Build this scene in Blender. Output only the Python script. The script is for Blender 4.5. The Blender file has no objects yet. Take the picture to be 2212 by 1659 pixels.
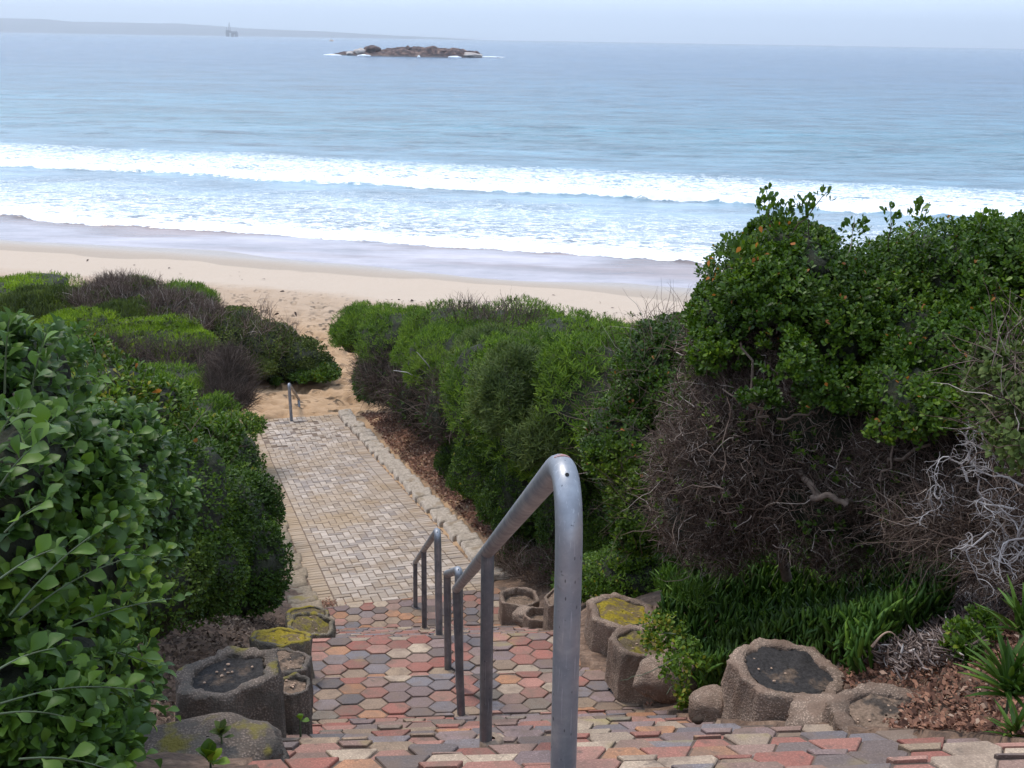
import bpy, math, random
import numpy as np
from mathutils import Matrix
C = bpy.context.scene.collection
rad = math.radians

# ------------------------------------------------------------------ camera
F = 2450.0                     # focal length for a picture 2212 wide
PITCH, ROLL = rad(16.9), rad(0.93)
EYE = 12.0                     # metres above the sea
cam_d = bpy.data.cameras.new("camera")
cam_d.sensor_width = 36.0
cam_d.lens = 36.0 * F / 2212.0
cam_d.clip_start = 0.05
cam_d.clip_end = 60000.0
cam = bpy.data.objects.new("camera", cam_d)
C.objects.link(cam)
cam.matrix_world = (Matrix.Translation((0, 0, EYE)) @ Matrix.Rotation(math.pi/2 - PITCH, 4, 'X')
                    @ Matrix.Rotation(ROLL, 4, 'Z'))
bpy.context.scene.camera = cam

# ------------------------------------------------------------------ light
SUN_EL, SUN_AZ = 60.0, -40.0
w = bpy.data.worlds.new("World")
bpy.context.scene.world = w
w.use_nodes = True
nt = w.node_tree
bg = nt.nodes['Background']
sky = nt.nodes.new('ShaderNodeTexSky')
sky.sky_type = 'NISHITA'
sky.sun_disc = False
sky.sun_elevation = rad(SUN_EL)
sky.sun_rotation = rad(SUN_AZ)
sky.air_density = 1.0
sky.dust_density = 3.0
sky.ozone_density = 2.0
# thin overcast: the clear sky is veiled by an even white layer
veil = nt.nodes.new('ShaderNodeMixRGB')
veil.inputs[0].default_value = 0.8
veil.inputs[2].default_value = (8.7, 10.7, 13.9, 1)
nt.links.new(sky.outputs[0], veil.inputs[1])
nt.links.new(veil.outputs[0], bg.inputs[0])
bg.inputs[1].default_value = 0.084
sd = bpy.data.lights.new("sun", 'SUN')
sd.energy = 1.5
sd.angle = rad(12)
sd.color = (1.0, 0.93, 0.83)
sun = bpy.data.objects.new("sun", sd)
C.objects.link(sun)
sun.rotation_euler = (rad(90 - SUN_EL), 0, rad(180 - SUN_AZ))
vs = bpy.context.scene.view_settings
vs.view_transform = 'Standard'
vs.look = 'None'
vs.gamma = 1.0
vs.use_curve_mapping = False
vs.exposure = 0.66

# ------------------------------------------------------------------ helpers
R_ = np.random.RandomState

def ray(px, py):
    u = (px - 1106) / F; v = -(py - 829.5) / F
    c, s = math.cos(ROLL), math.sin(ROLL)
    x = u*c - v*s; y = u*s + v*c
    return np.array([x, math.cos(PITCH) + y*math.sin(PITCH), -math.sin(PITCH) + y*math.cos(PITCH)])

def P(px, py, D):
    """point of the photograph at (px, py) lying D metres ahead"""
    d = ray(px, py)
    q = d * (D / d[1]); q[2] += EYE
    return q

def depth(p):
    return p[1]*math.cos(PITCH) + (EYE - p[2])*math.sin(PITCH)

def ss(a, b, x):
    t = np.clip((np.asarray(x, float) - a) / (b - a), 0, 1)
    return t*t*(3 - 2*t)

_tab = R_(11).rand(4096)
def vnoise(p, seed=0):
    """smooth value noise in 0..1 for an (n,3) array"""
    p = np.asarray(p, float)
    i = np.floor(p).astype(np.int64); f = p - i
    f = f*f*(3 - 2*f)
    def h(a, b, c):
        return _tab[((a*73856093) ^ (b*19349663) ^ (c*83492791) ^ (seed*2654435)) & 4095]
    r = 0
    for dx in (0, 1):
        wx = f[:, 0] if dx else 1 - f[:, 0]
        for dy in (0, 1):
            wy = f[:, 1] if dy else 1 - f[:, 1]
            for dz in (0, 1):
                wz = f[:, 2] if dz else 1 - f[:, 2]
                r = r + wx*wy*wz*h(i[:, 0]+dx, i[:, 1]+dy, i[:, 2]+dz)
    return r

def fbm(p, oct=4, seed=0):
    a, r, t = 1.0, 0, 0
    p = np.asarray(p, float)
    for k in range(oct):
        r = r + a*vnoise(p*(2.03**k), seed + k); t += a; a *= .5
    return r/t

def norm(v):
    return v / np.maximum(np.linalg.norm(v, axis=-1, keepdims=True), 1e-9)

def mesh_np(name, verts, quads=None, tris=None, attr=None, color=None, smooth=False, polys=None):
    me = bpy.data.meshes.new(name)
    verts = np.asarray(verts, np.float32)
    if polys is not None:
        me.from_pydata(verts.tolist(), [], polys)
    else:
        loops, starts = [], []
        n = 0
        if quads is not None and len(quads):
            q = np.asarray(quads, np.int32); loops.append(q.ravel()); starts.append(np.arange(len(q))*4); n = len(q)*4
        if tris is not None and len(tris):
            t = np.asarray(tris, np.int32); loops.append(t.ravel()); starts.append(n + np.arange(len(t))*3)
        loops = np.concatenate(loops).astype(np.int32); starts = np.concatenate(starts).astype(np.int32)
        me.vertices.add(len(verts)); me.vertices.foreach_set('co', verts.ravel())
        me.loops.add(len(loops)); me.loops.foreach_set('vertex_index', loops)
        me.polygons.add(len(starts)); me.polygons.foreach_set('loop_start', starts)
        me.update(calc_edges=True)
    if attr:
        for k, (dom, val) in attr.items():
            a = me.attributes.new(k, 'FLOAT', dom)
            a.data.foreach_set('value', np.asarray(val, np.float32))
    if color is not None:
        a = me.attributes.new('Col', 'FLOAT_COLOR', 'FACE')
        c = np.ones((len(color), 4), np.float32); c[:, :3] = color
        a.data.foreach_set('color', c.ravel())
    if smooth:
        me.polygons.foreach_set('use_smooth', [True]*len(me.polygons))
    return me

def link(name, me, m, parent=None):
    o = bpy.data.objects.new(name, me)
    if m is not None:
        me.materials.append(m)
    C.objects.link(o)
    if parent is not None:
        o.parent = parent
    return o

def thing(name, label, cat, loc=(0, 0, 0), group=None):
    o = bpy.data.objects.new(name, None)
    C.objects.link(o)
    o.location = tuple(float(a) for a in loc)
    o.empty_display_size = .1
    o['label'] = label; o['category'] = cat
    if group: o['group'] = group
    return o

def part(name, verts, m, root, **kw):
    """a mesh given in world coordinates, made a child of root"""
    v = np.asarray(verts, float) - np.array(root.location)
    return link(name, mesh_np(name, v, **kw), m, root)

def tag(o, label=None, cat=None, group=None, kind=None):
    if label: o['label'] = label
    if cat: o['category'] = cat
    if group: o['group'] = group
    if kind: o['kind'] = kind
    return o

# ------------------------------------------------------------------ materials
class NT:
    def __init__(s, name):
        s.m = bpy.data.materials.new(name); s.m.use_nodes = True
        s.t = s.m.node_tree; s.t.nodes.clear()
        s.out = s.t.nodes.new('ShaderNodeOutputMaterial')
    def n(s, typ, **kw):
        x = s.t.nodes.new(typ)
        for k, v in kw.items():
            if k.startswith('i_'):
                x.inputs[k[2:].replace('_', ' ')].default_value = v
            else:
                setattr(x, k, v)
        return x
    def l(s, a, b): s.t.links.new(a, b)
    def co(s, scale=(1, 1, 1)):
        g = s.n('ShaderNodeNewGeometry')
        mp = s.n('ShaderNodeMapping'); mp.inputs['Scale'].default_value = scale
        s.l(g.outputs['Position'], mp.inputs['Vector'])
        return mp.outputs[0]
    def noise(s, scale, detail=4, rough=.55, vec=None):
        x = s.n('ShaderNodeTexNoise'); x.inputs['Scale'].default_value = scale
        x.inputs['Detail'].default_value = detail; x.inputs['Roughness'].default_value = rough
        s.l(vec if vec is not None else s.co(), x.inputs['Vector'])
        return x.outputs[0]
    def attr(s, name):
        x = s.n('ShaderNodeAttribute'); x.attribute_name = name
        return x
    def ramp(s, fac, stops, interp='LINEAR'):
        x = s.n('ShaderNodeValToRGB'); cr = x.color_ramp; cr.interpolation = interp
        while len(cr.elements) < len(stops): cr.elements.new(.5)
        for e, (p, c) in zip(cr.elements, stops):
            e.position = p
            e.color = (*c, 1) if not isinstance(c, (int, float)) else (c, c, c, 1)
        s.l(fac, x.inputs[0]); return x.outputs[0]
    def math(s, op, a, b=None, c=None, clamp=False):
        x = s.n('ShaderNodeMath'); x.operation = op; x.use_clamp = clamp
        for i, q in enumerate((a, b, c)):
            if q is None: continue
            if isinstance(q, (int, float)): x.inputs[i].default_value = q
            else: s.l(q, x.inputs[i])
        return x.outputs[0]
    def step(s, v, a, b, o0=0., o1=1.):
        x = s.n('ShaderNodeMapRange'); x.interpolation_type = 'SMOOTHSTEP'
        s.l(v, x.inputs[0])
        for i, q in zip((1, 2, 3, 4), (a, b, o0, o1)):
            if isinstance(q, (int, float)): x.inputs[i].default_value = q
            else: s.l(q, x.inputs[i])
        return x.outputs[0]
    def mix(s, f, a, b, mode='MIX'):
        x = s.n('ShaderNodeMixRGB'); x.blend_type = mode
        for i, q in zip((0, 1, 2), (f, a, b)):
            if isinstance(q, (int, float)): x.inputs[i].default_value = q
            elif isinstance(q, tuple): x.inputs[i].default_value = (*q, 1)
            else: s.l(q, x.inputs[i])
        return x.outputs[0]
    def bump(s, h, strength=.5, dist=.01, nrm=None):
        x = s.n('ShaderNodeBump'); x.inputs['Strength'].default_value = strength
        x.inputs['Distance'].default_value = dist
        s.l(h, x.inputs['Height'])
        if nrm is not None: s.l(nrm, x.inputs['Normal'])
        return x.outputs[0]
    def bsdf(s, col, rough=.8, metal=0., nrm=None, spec=.5):
        x = s.n('ShaderNodeBsdfPrincipled')
        for k, q in (('Base Color', col), ('Roughness', rough), ('Metallic', metal), ('Specular IOR Level', spec)):
            if isinstance(q, (int, float)): x.inputs[k].default_value = q
            elif isinstance(q, tuple): x.inputs[k].default_value = (*q, 1)
            else: s.l(q, x.inputs[k])
        if nrm is not None: s.l(nrm, x.inputs['Normal'])
        return x
    def done(s, sh):
        s.l(sh.outputs[0] if hasattr(sh, 'outputs') else sh, s.out.inputs['Surface']); return s.m

def mat_leaf(name, stops, rough=.5, trans=.25, back=None, spec=.4):
    spec *= .5; rough = min(.7, rough+.08)
    stops = [(p, (c[0]*1.22, c[1]*1.12, c[2]*.62)) for p, c in stops]
    t = NT(name)
    a = t.attr('rnd').outputs['Fac']
    col = t.ramp(a, stops)
    big = t.noise(1.3, 2)
    col = t.mix(1.0, col, t.ramp(big, [(.3, (.60, .62, .60)), (.7, (1.32, 1.25, 1.1))]), 'MULTIPLY')
    pat = t.noise(.55, 4, .6)
    col = t.mix(t.step(pat, .56, .72, 0, .35), col, (.075, .075, .02))
    if back:
        g = t.n('ShaderNodeNewGeometry')
        col = t.mix(g.outputs['Backfacing'], col, back)
    b = t.bsdf(col, rough, spec=spec)
    tr = t.n('ShaderNodeBsdfTranslucent')
    t.l(t.mix(1.0, col, (1.2, 1.35, .6), 'MULTIPLY'), tr.inputs[0])
    mx = t.n('ShaderNodeMixShader'); mx.inputs[0].default_value = trans
    t.l(b.outputs[0], mx.inputs[1]); t.l(tr.outputs[0], mx.inputs[2])
    return t.done(mx)

def mat_twig(name, stops, rough=.85):
    t = NT(name)
    col = t.ramp(t.attr('rnd').outputs['Fac'], stops)
    return t.done(t.bsdf(col, rough, spec=.2))

def mat_plain(name, col, rough=.8, metal=0., nscale=30, var=.3, bump=.3, bdist=.004):
    t = NT(name)
    n1 = t.noise(nscale, 5)
    c = t.mix(1.0, col, t.ramp(n1, [(.25, 1 - var), (.75, 1 + var)]), 'MULTIPLY')
    return t.done(t.bsdf(c, rough, metal, t.bump(n1, bump, bdist)))

def mat_concrete(name, base, moss=(.30, .24, .03), mossth=.62, crust=(.10, .085, .07)):
    t = NT(name)
    n1 = t.noise(70, 3, .6); n2 = t.noise(9, 4); n3 = t.noise(5.3, 3)
    v = t.n('ShaderNodeTexVoronoi'); v.inputs['Scale'].default_value = 95
    t.l(t.co(), v.inputs['Vector'])
    c = t.mix(t.step(v.outputs['Distance'], .1, .55), tuple(min(1, a*1.35) for a in base), tuple(a*.62 for a in base))
    c = t.mix(t.step(n2, .44, .62, 0, .8), c, crust)
    c = t.mix(1.0, c, t.ramp(t.noise(3.1, 4, .65), [(.3, .6), (.7, 1.25)]), 'MULTIPLY')
    g = t.n('ShaderNodeNewGeometry'); sx = t.n('ShaderNodeSeparateXYZ'); t.l(g.outputs['Normal'], sx.inputs[0])
    up = t.step(sx.outputs[2], .2, .8)
    c = t.mix(t.math('MULTIPLY', up, t.step(n3, mossth, mossth + .1)), c, moss)
    hgt = t.math('ADD', t.math('MULTIPLY', v.outputs['Distance'], -.6), n1)
    return t.done(t.bsdf(c, .93, 0, t.bump(hgt, .8, .008), spec=.2))

M = {}
G1, G2 = (.05, .12, .022), (.13, .26, .045)
M['leaf_big'] = mat_leaf('broad_leaf', [(0, (.020, .055, .014)), (.55, (.045, .102, .022)), (.9, (.088, .17, .034)), (1, (.16, .25, .06))], .40, .26, back=(.075, .13, .05), spec=.6)
M['leaf_mid'] = mat_leaf('hedge_leaf', [(0, (.026, .060, .013)), (.6, (.058, .118, .02)), (.92, (.115, .195, .028)), (1, (.26, .21, .05))], .42, .2)
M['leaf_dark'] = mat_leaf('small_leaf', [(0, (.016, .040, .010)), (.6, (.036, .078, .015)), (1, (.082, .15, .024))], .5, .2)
M['leaf_crown'] = mat_leaf('obovate_leaf', [(0, (.020, .050, .008)), (.6, (.046, .098, .014)), (.93, (.105, .185, .024)), (.985, (.16, .24, .04)), (1, (.30, .12, .06))], .38, .22, spec=.5)
M['leaf_fine'] = mat_leaf('feathery_leaf', [(0, (.026, .062, .010)), (.5, (.062, .125, .018)), (1, (.145, .24, .035))], .6, .25)
M['leaf_lime'] = mat_leaf('bright_mound_leaf', [(0, (.055, .105, .010)), (.5, (.11, .195, .014)), (1, (.19, .28, .025))], .6, .25)
M['leaf_olive'] = mat_leaf('olive_leaf', [(0, (.026, .042, .016)), (.6, (.05, .075, .027)), (1, (.09, .125, .045))], .6, .2)
M['leaf_grey'] = mat_leaf('grey_green_leaf', [(0, (.042, .07, .036)), (.6, (.075, .115, .055)), (1, (.12, .165, .08))], .6, .2)
M['leaf_succ'] = mat_leaf('succulent_leaf', [(0, (.022, .060, .016)), (.6, (.046, .108, .024)), (.93, (.095, .18, .034)), (1, (.18, .25, .06))], .45, .06, spec=.5)
M['leaf_strap'] = mat_leaf('strap_leaf', [(0, (.035, .09, .02)), (.6, (.07, .15, .035)), (1, (.125, .22, .06))], .4, .08, spec=.5)
M['leaf_red'] = mat_leaf('red_leaf', [(0, (.22, .07, .04)), (1, (.40, .17, .08))], .6, .25)
M['twig'] = mat_twig('dry_twigs', [(0, (.044, .027, .020)), (.55, (.118, .077, .058)), (.9, (.22, .16, .125)), (1, (.44, .37, .32))])
M['twig_dark'] = mat_twig('dark_twigs', [(0, (.036, .025, .019)), (.7, (.09, .062, .048)), (1, (.18, .135, .11))])
M['twig_pale'] = mat_twig('bleached_branches', [(0, (.22, .19, .18)), (1, (.48, .44, .42))])
M['bark'] = mat_plain('bark', (.135, .095, .072), .9, nscale=40, var=.4, bump=.6)
M['stem'] = mat_plain('green_stem', (.07, .095, .045), .6, nscale=30, var=.2, bump=.1)
M['core'] = mat_plain('dark_shade_core', (.020, .022, .009), 1.0, nscale=12, var=.5, bump=.8, bdist=.05)  # near-black colour stands in for the shade inside the bushes
M['litter'] = mat_twig('leaf_litter', [(0, (.08, .040, .028)), (.5, (.20, .095, .062)), (.9, (.34, .17, .105)), (1, (.48, .35, .26))])
M['litter_dark'] = mat_twig('dark_leaf_litter', [(0, (.04, .026, .018)), (.7, (.105, .066, .044)), (1, (.28, .2, .14))])
M['root'] = mat_twig('dead_succulent_stems', [(0, (.09, .06, .05)), (.6, (.2, .145, .12)), (.93, (.34, .27, .24)), (1, (.6, .54, .5))])
M['concrete_dark'] = mat_concrete('weathered_concrete', (.19, .145, .115), mossth=.55, moss=(.16, .13, .03))
M['concrete_moss'] = mat_concrete('mossy_concrete', (.25, .20, .14), moss=(.25, .19, .03), mossth=.46)
M['concrete_pink'] = mat_concrete('exposed_aggregate', (.33, .235, .175), mossth=.7, crust=(.19, .125, .09))
M['fill_dark'] = mat_plain('black_soil_crust', (.055, .05, .048), .95, nscale=45, var=.5, bump=.8, bdist=.01)
def mat_fill(name, moss, soil, th, sc=9):
    t = NT(name)
    n1 = t.noise(sc, 5, .65); n2 = t.noise(60, 4, .65)
    c = t.mix(t.step(n1, th, th+.12), soil, moss)
    c = t.mix(1.0, c, t.ramp(n2, [(.3, .55), (.7, 1.35)]), 'MULTIPLY')
    return t.done(t.bsdf(c, .97, 0, t.bump(n2, .9, .012), spec=.15))
M['fill_moss'] = mat_fill('moss_cover', (.27, .20, .022), (.17, .12, .06), .42)
M['fill_olive'] = mat_fill('lichen_soil', (.20, .16, .03), (.13, .095, .055), .5)
M['fill_soil'] = mat_fill('planter_soil', (.07, .055, .045), (.22, .15, .105), .5, 6)
M['fill_dark'] = mat_fill('dark_soil_crust', (.045, .04, .038), (.15, .105, .075), .33, 4)
M['stone_pebble'] = mat_plain('pebble_stone', (.42, .27, .18), .7, nscale=20, var=.2)

def mat_edge(name, base, moss):
    t = NT(name)
    n1 = t.noise(26, 4); n2 = t.noise(3.1, 3); n3 = t.noise(90, 2)
    c = t.mix(1.0, base, t.ramp(n1, [(.3, .68), (.7, 1.18)]), 'MULTIPLY')
    c = t.mix(t.step(n2, .56, .68, 0, .8), c, moss)
    return t.done(t.bsdf(c, .9, 0, t.bump(t.math('ADD', n1, t.math('MULTIPLY', n3, .4)), .6, .012), spec=.2))
M['edge'] = mat_edge('cast_stone_edging', (.44, .36, .285), (.28, .21, .14))
M['edge_moss'] = mat_edge('mossy_stone_edging', (.27, .205, .14), (.25, .19, .05))

def mat_paver(name, gap=False):
    t = NT(name)
    col = t.attr('Col').outputs['Color']
    n1 = t.noise(7, 5, .6); n2 = t.noise(140, 2, .7); n3 = t.noise(2.2, 3)
    c = t.mix(1.0, col, t.ramp(n2, [(.3, .78), (.55, 1.0), (.72, 1.5)]), 'MULTIPLY')
    c = t.mix(t.step(n1, .42, .72, 0, .72), c, (.175, .118, .085))
    c = t.mix(t.step(t.noise(19, 4, .65), .56, .72, 0, .6), c, (.10, .075, .06))
    c = t.mix(t.step(n3, .62, .72, 0, .5), c, (.30, .24, .08))
    h = t.math('ADD', t.math('MULTIPLY', n1, 1.4), t.math('MULTIPLY', n2, .5))
    return t.done(t.bsdf(c, .82, 0, t.bump(h, .55, .006), spec=.3))
M['paver'] = mat_paver('tinted_concrete_pavers')

def mat_brick():
    t = NT('buff_brick_pavers')
    col = t.attr('Col').outputs['Color']
    n1 = t.noise(2.2, 4); n2 = t.noise(60, 3, .7)
    c = t.mix(1.0, col, t.ramp(n2, [(.3, .84), (.7, 1.12)]), 'MULTIPLY')
    c = t.mix(t.step(n1, .46, .70, 0, .7), c, (.31, .215, .135))
    g = t.attr('dirt').outputs['Fac']
    c = t.mix(t.math('MULTIPLY', g, t.step(n2, .2, .6, .6, 1.)), c, (.34, .235, .14))
    return t.done(t.bsdf(c, .88, 0, t.bump(n2, .5, .006), spec=.25))
M['brick'] = mat_brick()
M['joint'] = mat_plain('sandy_joint', (.15, .10, .068), .95, nscale=60, var=.4, bump=.5)
M['riser'] = mat_plain('riser_concrete', (.11, .075, .055), .95, nscale=25, var=.5, bump=.7)

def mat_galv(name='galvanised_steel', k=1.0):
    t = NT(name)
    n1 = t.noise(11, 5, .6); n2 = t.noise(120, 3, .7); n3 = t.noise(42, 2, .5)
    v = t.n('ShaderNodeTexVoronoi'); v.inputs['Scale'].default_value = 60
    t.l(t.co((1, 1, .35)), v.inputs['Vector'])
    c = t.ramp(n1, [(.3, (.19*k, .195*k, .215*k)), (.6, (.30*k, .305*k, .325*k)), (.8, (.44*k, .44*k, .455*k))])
    c = t.mix(t.step(v.outputs['Distance'], .06, .12, .85, 0.), c, (.07, .07, .08))
    c = t.mix(t.step(n3, .70, .74, 0, .8), c, (.05, .05, .055))
    c = t.mix(t.step(n2, .62, .75, 0, .35), c, (.5, .5, .52))
    c = t.mix(t.step(t.noise(6.5, 5, .7), .66, .76, 0, .7), c, (.15, .075, .045))
    sc = t.noise(30, 3, .6, t.co((6, 6, .25)))
    c = t.mix(t.step(sc, .60, .68, 0, .4), c, (.52, .52, .54))
    ro = t.step(n1, .3, .75, .60, .38)
    return t.done(t.bsdf(c, ro, .72, t.bump(t.math('ADD', n1, t.math('MULTIPLY', n2, .3)), .25, .003)))
M['galv'] = mat_galv()
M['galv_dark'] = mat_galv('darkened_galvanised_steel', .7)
M['hole'] = mat_plain('hole_shade', (.008, .008, .008), 1.0)
M['rust'] = mat_plain('worn_red_primer', (.33, .15, .13), .6, nscale=80)
M['collar'] = mat_plain('mortar_collar', (.24, .17, .12), .95, nscale=60, var=.4)

def mat_ground():
    t = NT('soil_and_sand')
    soil = t.attr('soil').outputs['Fac']; q = t.attr('q').outputs['Fac']
    n1 = t.noise(3.0, 5); n2 = t.noise(45, 4, .65); n3 = t.noise(.35, 3); n4 = t.noise(9, 4)
    dist = t.math('ADD', q, t.math('MULTIPLY', t.math('SUBTRACT', t.noise(.09, 4, .6), .5), 9))
    dist2 = t.math('ADD', q, t.math('MULTIPLY', t.math('SUBTRACT', t.noise(.10, 3, .5), .5), 7))
    near = t.ramp(n1, [(.3, (.35, .215, .115)), (.7, (.46, .295, .17))])
    mid = t.mix(t.step(dist, 36, 43), near, (.40, .285, .195))
    cream = t.mix(t.step(dist, 43.5, 46.5), mid, (.47, .37, .285))
    wet = t.mix(t.step(dist2, 52.6, 52.9), cream, (.37, .295, .23))
    wet = t.mix(t.step(q, 55.6, 57.2), wet, (.34, .28, .235))
    s = t.ramp(n4, [(.3, (.085, .055, .04)), (.55, (.17, .105, .07)), (.75, (.27, .18, .125))])
    s = t.mix(1.0, s, t.ramp(n2, [(.3, .6), (.7, 1.35)]), 'MULTIPLY')
    c = t.mix(soil, wet, s)
    ro = t.step(q, 53, 56.5, .95, .3)
    fp = t.n('ShaderNodeTexVoronoi'); fp.inputs['Scale'].default_value = 1.7; fp.inputs['Randomness'].default_value = 1.0; t.l(t.co((1.3, 1., 1.)), fp.inputs['Vector'])
    fh = t.math('MULTIPLY', t.step(fp.outputs['Distance'], .12, .42), t.math('MULTIPLY', t.math('SUBTRACT', 1., soil), t.step(dist, 40, 47, 1., .06)))
    b0 = t.bump(fh, 1.0, .20)
    b1 = t.bump(n4, .5, .05, b0); b2 = t.bump(n2, .5, .012, b1)
    return t.done(t.bsdf(c, ro, 0, b2, spec=.3))
M['ground'] = mat_ground()

def mat_sea():
    t = NT('sea_water')
    qa = t.attr('q').outputs['Fac']; along = t.attr('along').outputs['Fac']
    n_big = t.noise(.045, 3); n_mid = t.noise(.28, 4, .6)
    q = t.math('ADD', qa, t.math('MULTIPLY', t.math('SUBTRACT', n_mid, .5), 1.6))
    lace = t.noise(1.3, 6, .75, t.co((.5, 1.3, 1)))
    lace2 = t.noise(4.0, 4, .7, t.co((.5, 1.2, 1)))
    rid = t.math('ABSOLUTE', t.math('MULTIPLY', t.math('SUBTRACT', t.noise(.75, 5, .62, t.co((.6, 1.5, 1))), .5), 2.))
    rid = t.math('SUBTRACT', 1., t.math('MULTIPLY', rid, 3.0))
    pat = t.math('ADD', t.math('MULTIPLY', lace, .62), t.math('MULTIPLY', lace2, .38))
    pat = t.math('MAXIMUM', pat, t.math('MULTIPLY', rid, .60))
    # how much of the surface the foam covers, by distance from the shore
    qs = t.math('DIVIDE', t.math('SUBTRACT', q, 50), 80, clamp=True)
    cv = [(50, 0.), (63.9, 0.), (64.3, .90), (65.0, .62), (66.6, .53), (70, .485), (79, .46), (86, .415), (89.7, .2), (90.2, .90), (91.1, .60), (94, .54), (100, .515), (105, .495), (110, .44), (114, 0.)]
    cov = t.ramp(qs, [((a-50)/80, c) for a, c in cv])
    cov = t.math('ADD', cov, t.math('MULTIPLY', t.math('SUBTRACT', n_big, .5), .12))
    th = t.math('SUBTRACT', 1.01, cov)
    foam = t.step(pat, t.math('SUBTRACT', th, .03), t.math('ADD', th, .05))
    band = t.step(q, 63.8, 64.2)
    foam = t.math('MULTIPLY', foam, band)
    qf = t.math('DIVIDE', qa, 1000, clamp=True)
    tint = t.ramp(qf, [(0, (.40, .34, .32)), (.0640, (.34, .29, .30)), (.0665, (.22, .25, .28)), (.085, (.24, .33, .39)),
                       (.112, (.15, .25, .31)), (.15, (.085, .20, .25)), (.24, (.045, .13, .19)), (.45, (.022, .085, .155)), (.9, (.022, .08, .155))])
    brn = t.noise(.16, 5, .6, t.co((.35, 1.6, 1)))
    bz = t.math('MULTIPLY', t.step(qa, 57.5, 60.5), t.step(qa, 63.5, 65.5, 1., 0.))
    tint = t.mix(t.math('MULTIPLY', bz, t.step(brn, .42, .58, 0, .85)), tint, (.20, .125, .10))
    sw = t.noise(.020, 4, .6, t.co((.35, 1.5, 1)))
    chop = t.noise(.16, 7, .72, t.co((.45, 1.2, 1)))
    tint = t.mix(1.0, tint, t.ramp(sw, [(.3, .78), (.7, 1.22)]), 'MULTIPLY')
    tint = t.mix(1.0, tint, t.ramp(chop, [(.36, .62), (.64, 1.4)]), 'MULTIPLY')
    d1 = t.step(t.noise(.55, 3, .6, t.co((.5, .9, 1))), .56, .68)
    d2 = t.step(t.noise(.13, 4, .65, t.co((.4, .8, 1))), .54, .64)
    fl = t.step(t.noise(.33, 4, .6, t.co((.4, 1., 1))), .62, .70)
    tint = t.mix(t.math('MULTIPLY', t.math('ADD', t.math('MULTIPLY', d1, .45), t.math('MULTIPLY', d2, .40)), t.step(qa, 100, 125)), tint, (.0, .012, .03))
    tint = t.mix(t.math('MULTIPLY', fl, t.step(qa, 100, 125, 0., .35)), tint, (.30, .42, .50))
    offs = t.step(qa, 85, 118)
    offs2 = t.step(qa, 62.5, 67)
    n_w1 = t.noise(.30, 5, .65, t.co((.55, 1.6, 1))); n_w2 = t.noise(2.1, 4, .6, t.co((.6, 1.4, 1)))
    amp = t.math('ADD', t.math('MULTIPLY', offs, .8), t.math('MULTIPLY', offs2, .2))
    hw = t.math('MULTIPLY', t.math('ADD', n_w1, t.math('MULTIPLY', n_w2, .22)), amp)
    nb = t.bump(hw, 1.0, 1.25)
    water = t.bsdf(tint, .2, 0, nb, spec=.36)
    fo = t.bsdf((.78, .80, .82), .85, 0, t.bump(pat, .6, .15), spec=.1)
    mx = t.n('ShaderNodeMixShader'); t.l(foam, mx.inputs[0]); t.l(water.outputs[0], mx.inputs[1]); t.l(fo.outputs[0], mx.inputs[2])
    return t.done(mx)
M['sea'] = mat_sea()

# ------------------------------------------------------------------ layout of the ground
def interp(x, tab):
    a = np.array(tab, float)
    return np.interp(x, a[:, 0], a[:, 1])

ST = np.array([-math.sin(rad(5)), math.cos(rad(5))])   # down the stairs
SL = np.array([ST[1], -ST[0]])
PO = np.array([-1.2, 12.45])                            # where the brick path starts
_a = math.atan(.305)
PT = np.array([-math.sin(_a), math.cos(_a)])
PL = np.array([PT[1], -PT[0]])
PW = 1.09
LTAB = [(0, -.5), (2.85, -.76), (3.8, -.99), (6, -1.2), (6.4, -1.4), (7.4, -1.51), (7.9, -1.55), (11.8, -2.15), (12.45, -2.3)]
RTAB = [(0, 2.1), (3, 1.8), (3.8, 1.62), (4.2, 1.42), (4.8, 1.12), (6.3, .95), (6.8, .8), (7.2, .6), (7.9, .42), (11.8, -.08), (12.45, -.12)]

def edge_l(y):
    return np.where(y < 12.45, interp(y, LTAB), -1.2 - .305*(y - 12.45) - PW/.956)
def edge_r(y):
    return np.where(y < 12.45, interp(y, RTAB), -1.2 - .305*(y - 12.45) + PW/.956)

FL1 = (1.9, 6.36, 1.47, 4.16, 12)
FL2 = (7.9, 11.75, 4.45, 6.5, 11)
def prof(v):
    return interp(v, [(-9, 1.40), (1.9, 1.47), (6.36, 4.16), (7.9, 4.45), (11.75, 6.5), (12.6, 6.56)])
def path_h(b):
    return 6.56 + .165*np.maximum(b, 0)
def shore_q(x, y):
    return .27*x + .963*y
QTAB = [(20, 8.2), (24, 8.85), (27.5, 9.5), (33, 10.1), (42, 10.85), (50, 11.45), (54, 11.78), (57, 12.0), (64, 12.3), (100, 13.5), (200, 14.6)]

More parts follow.
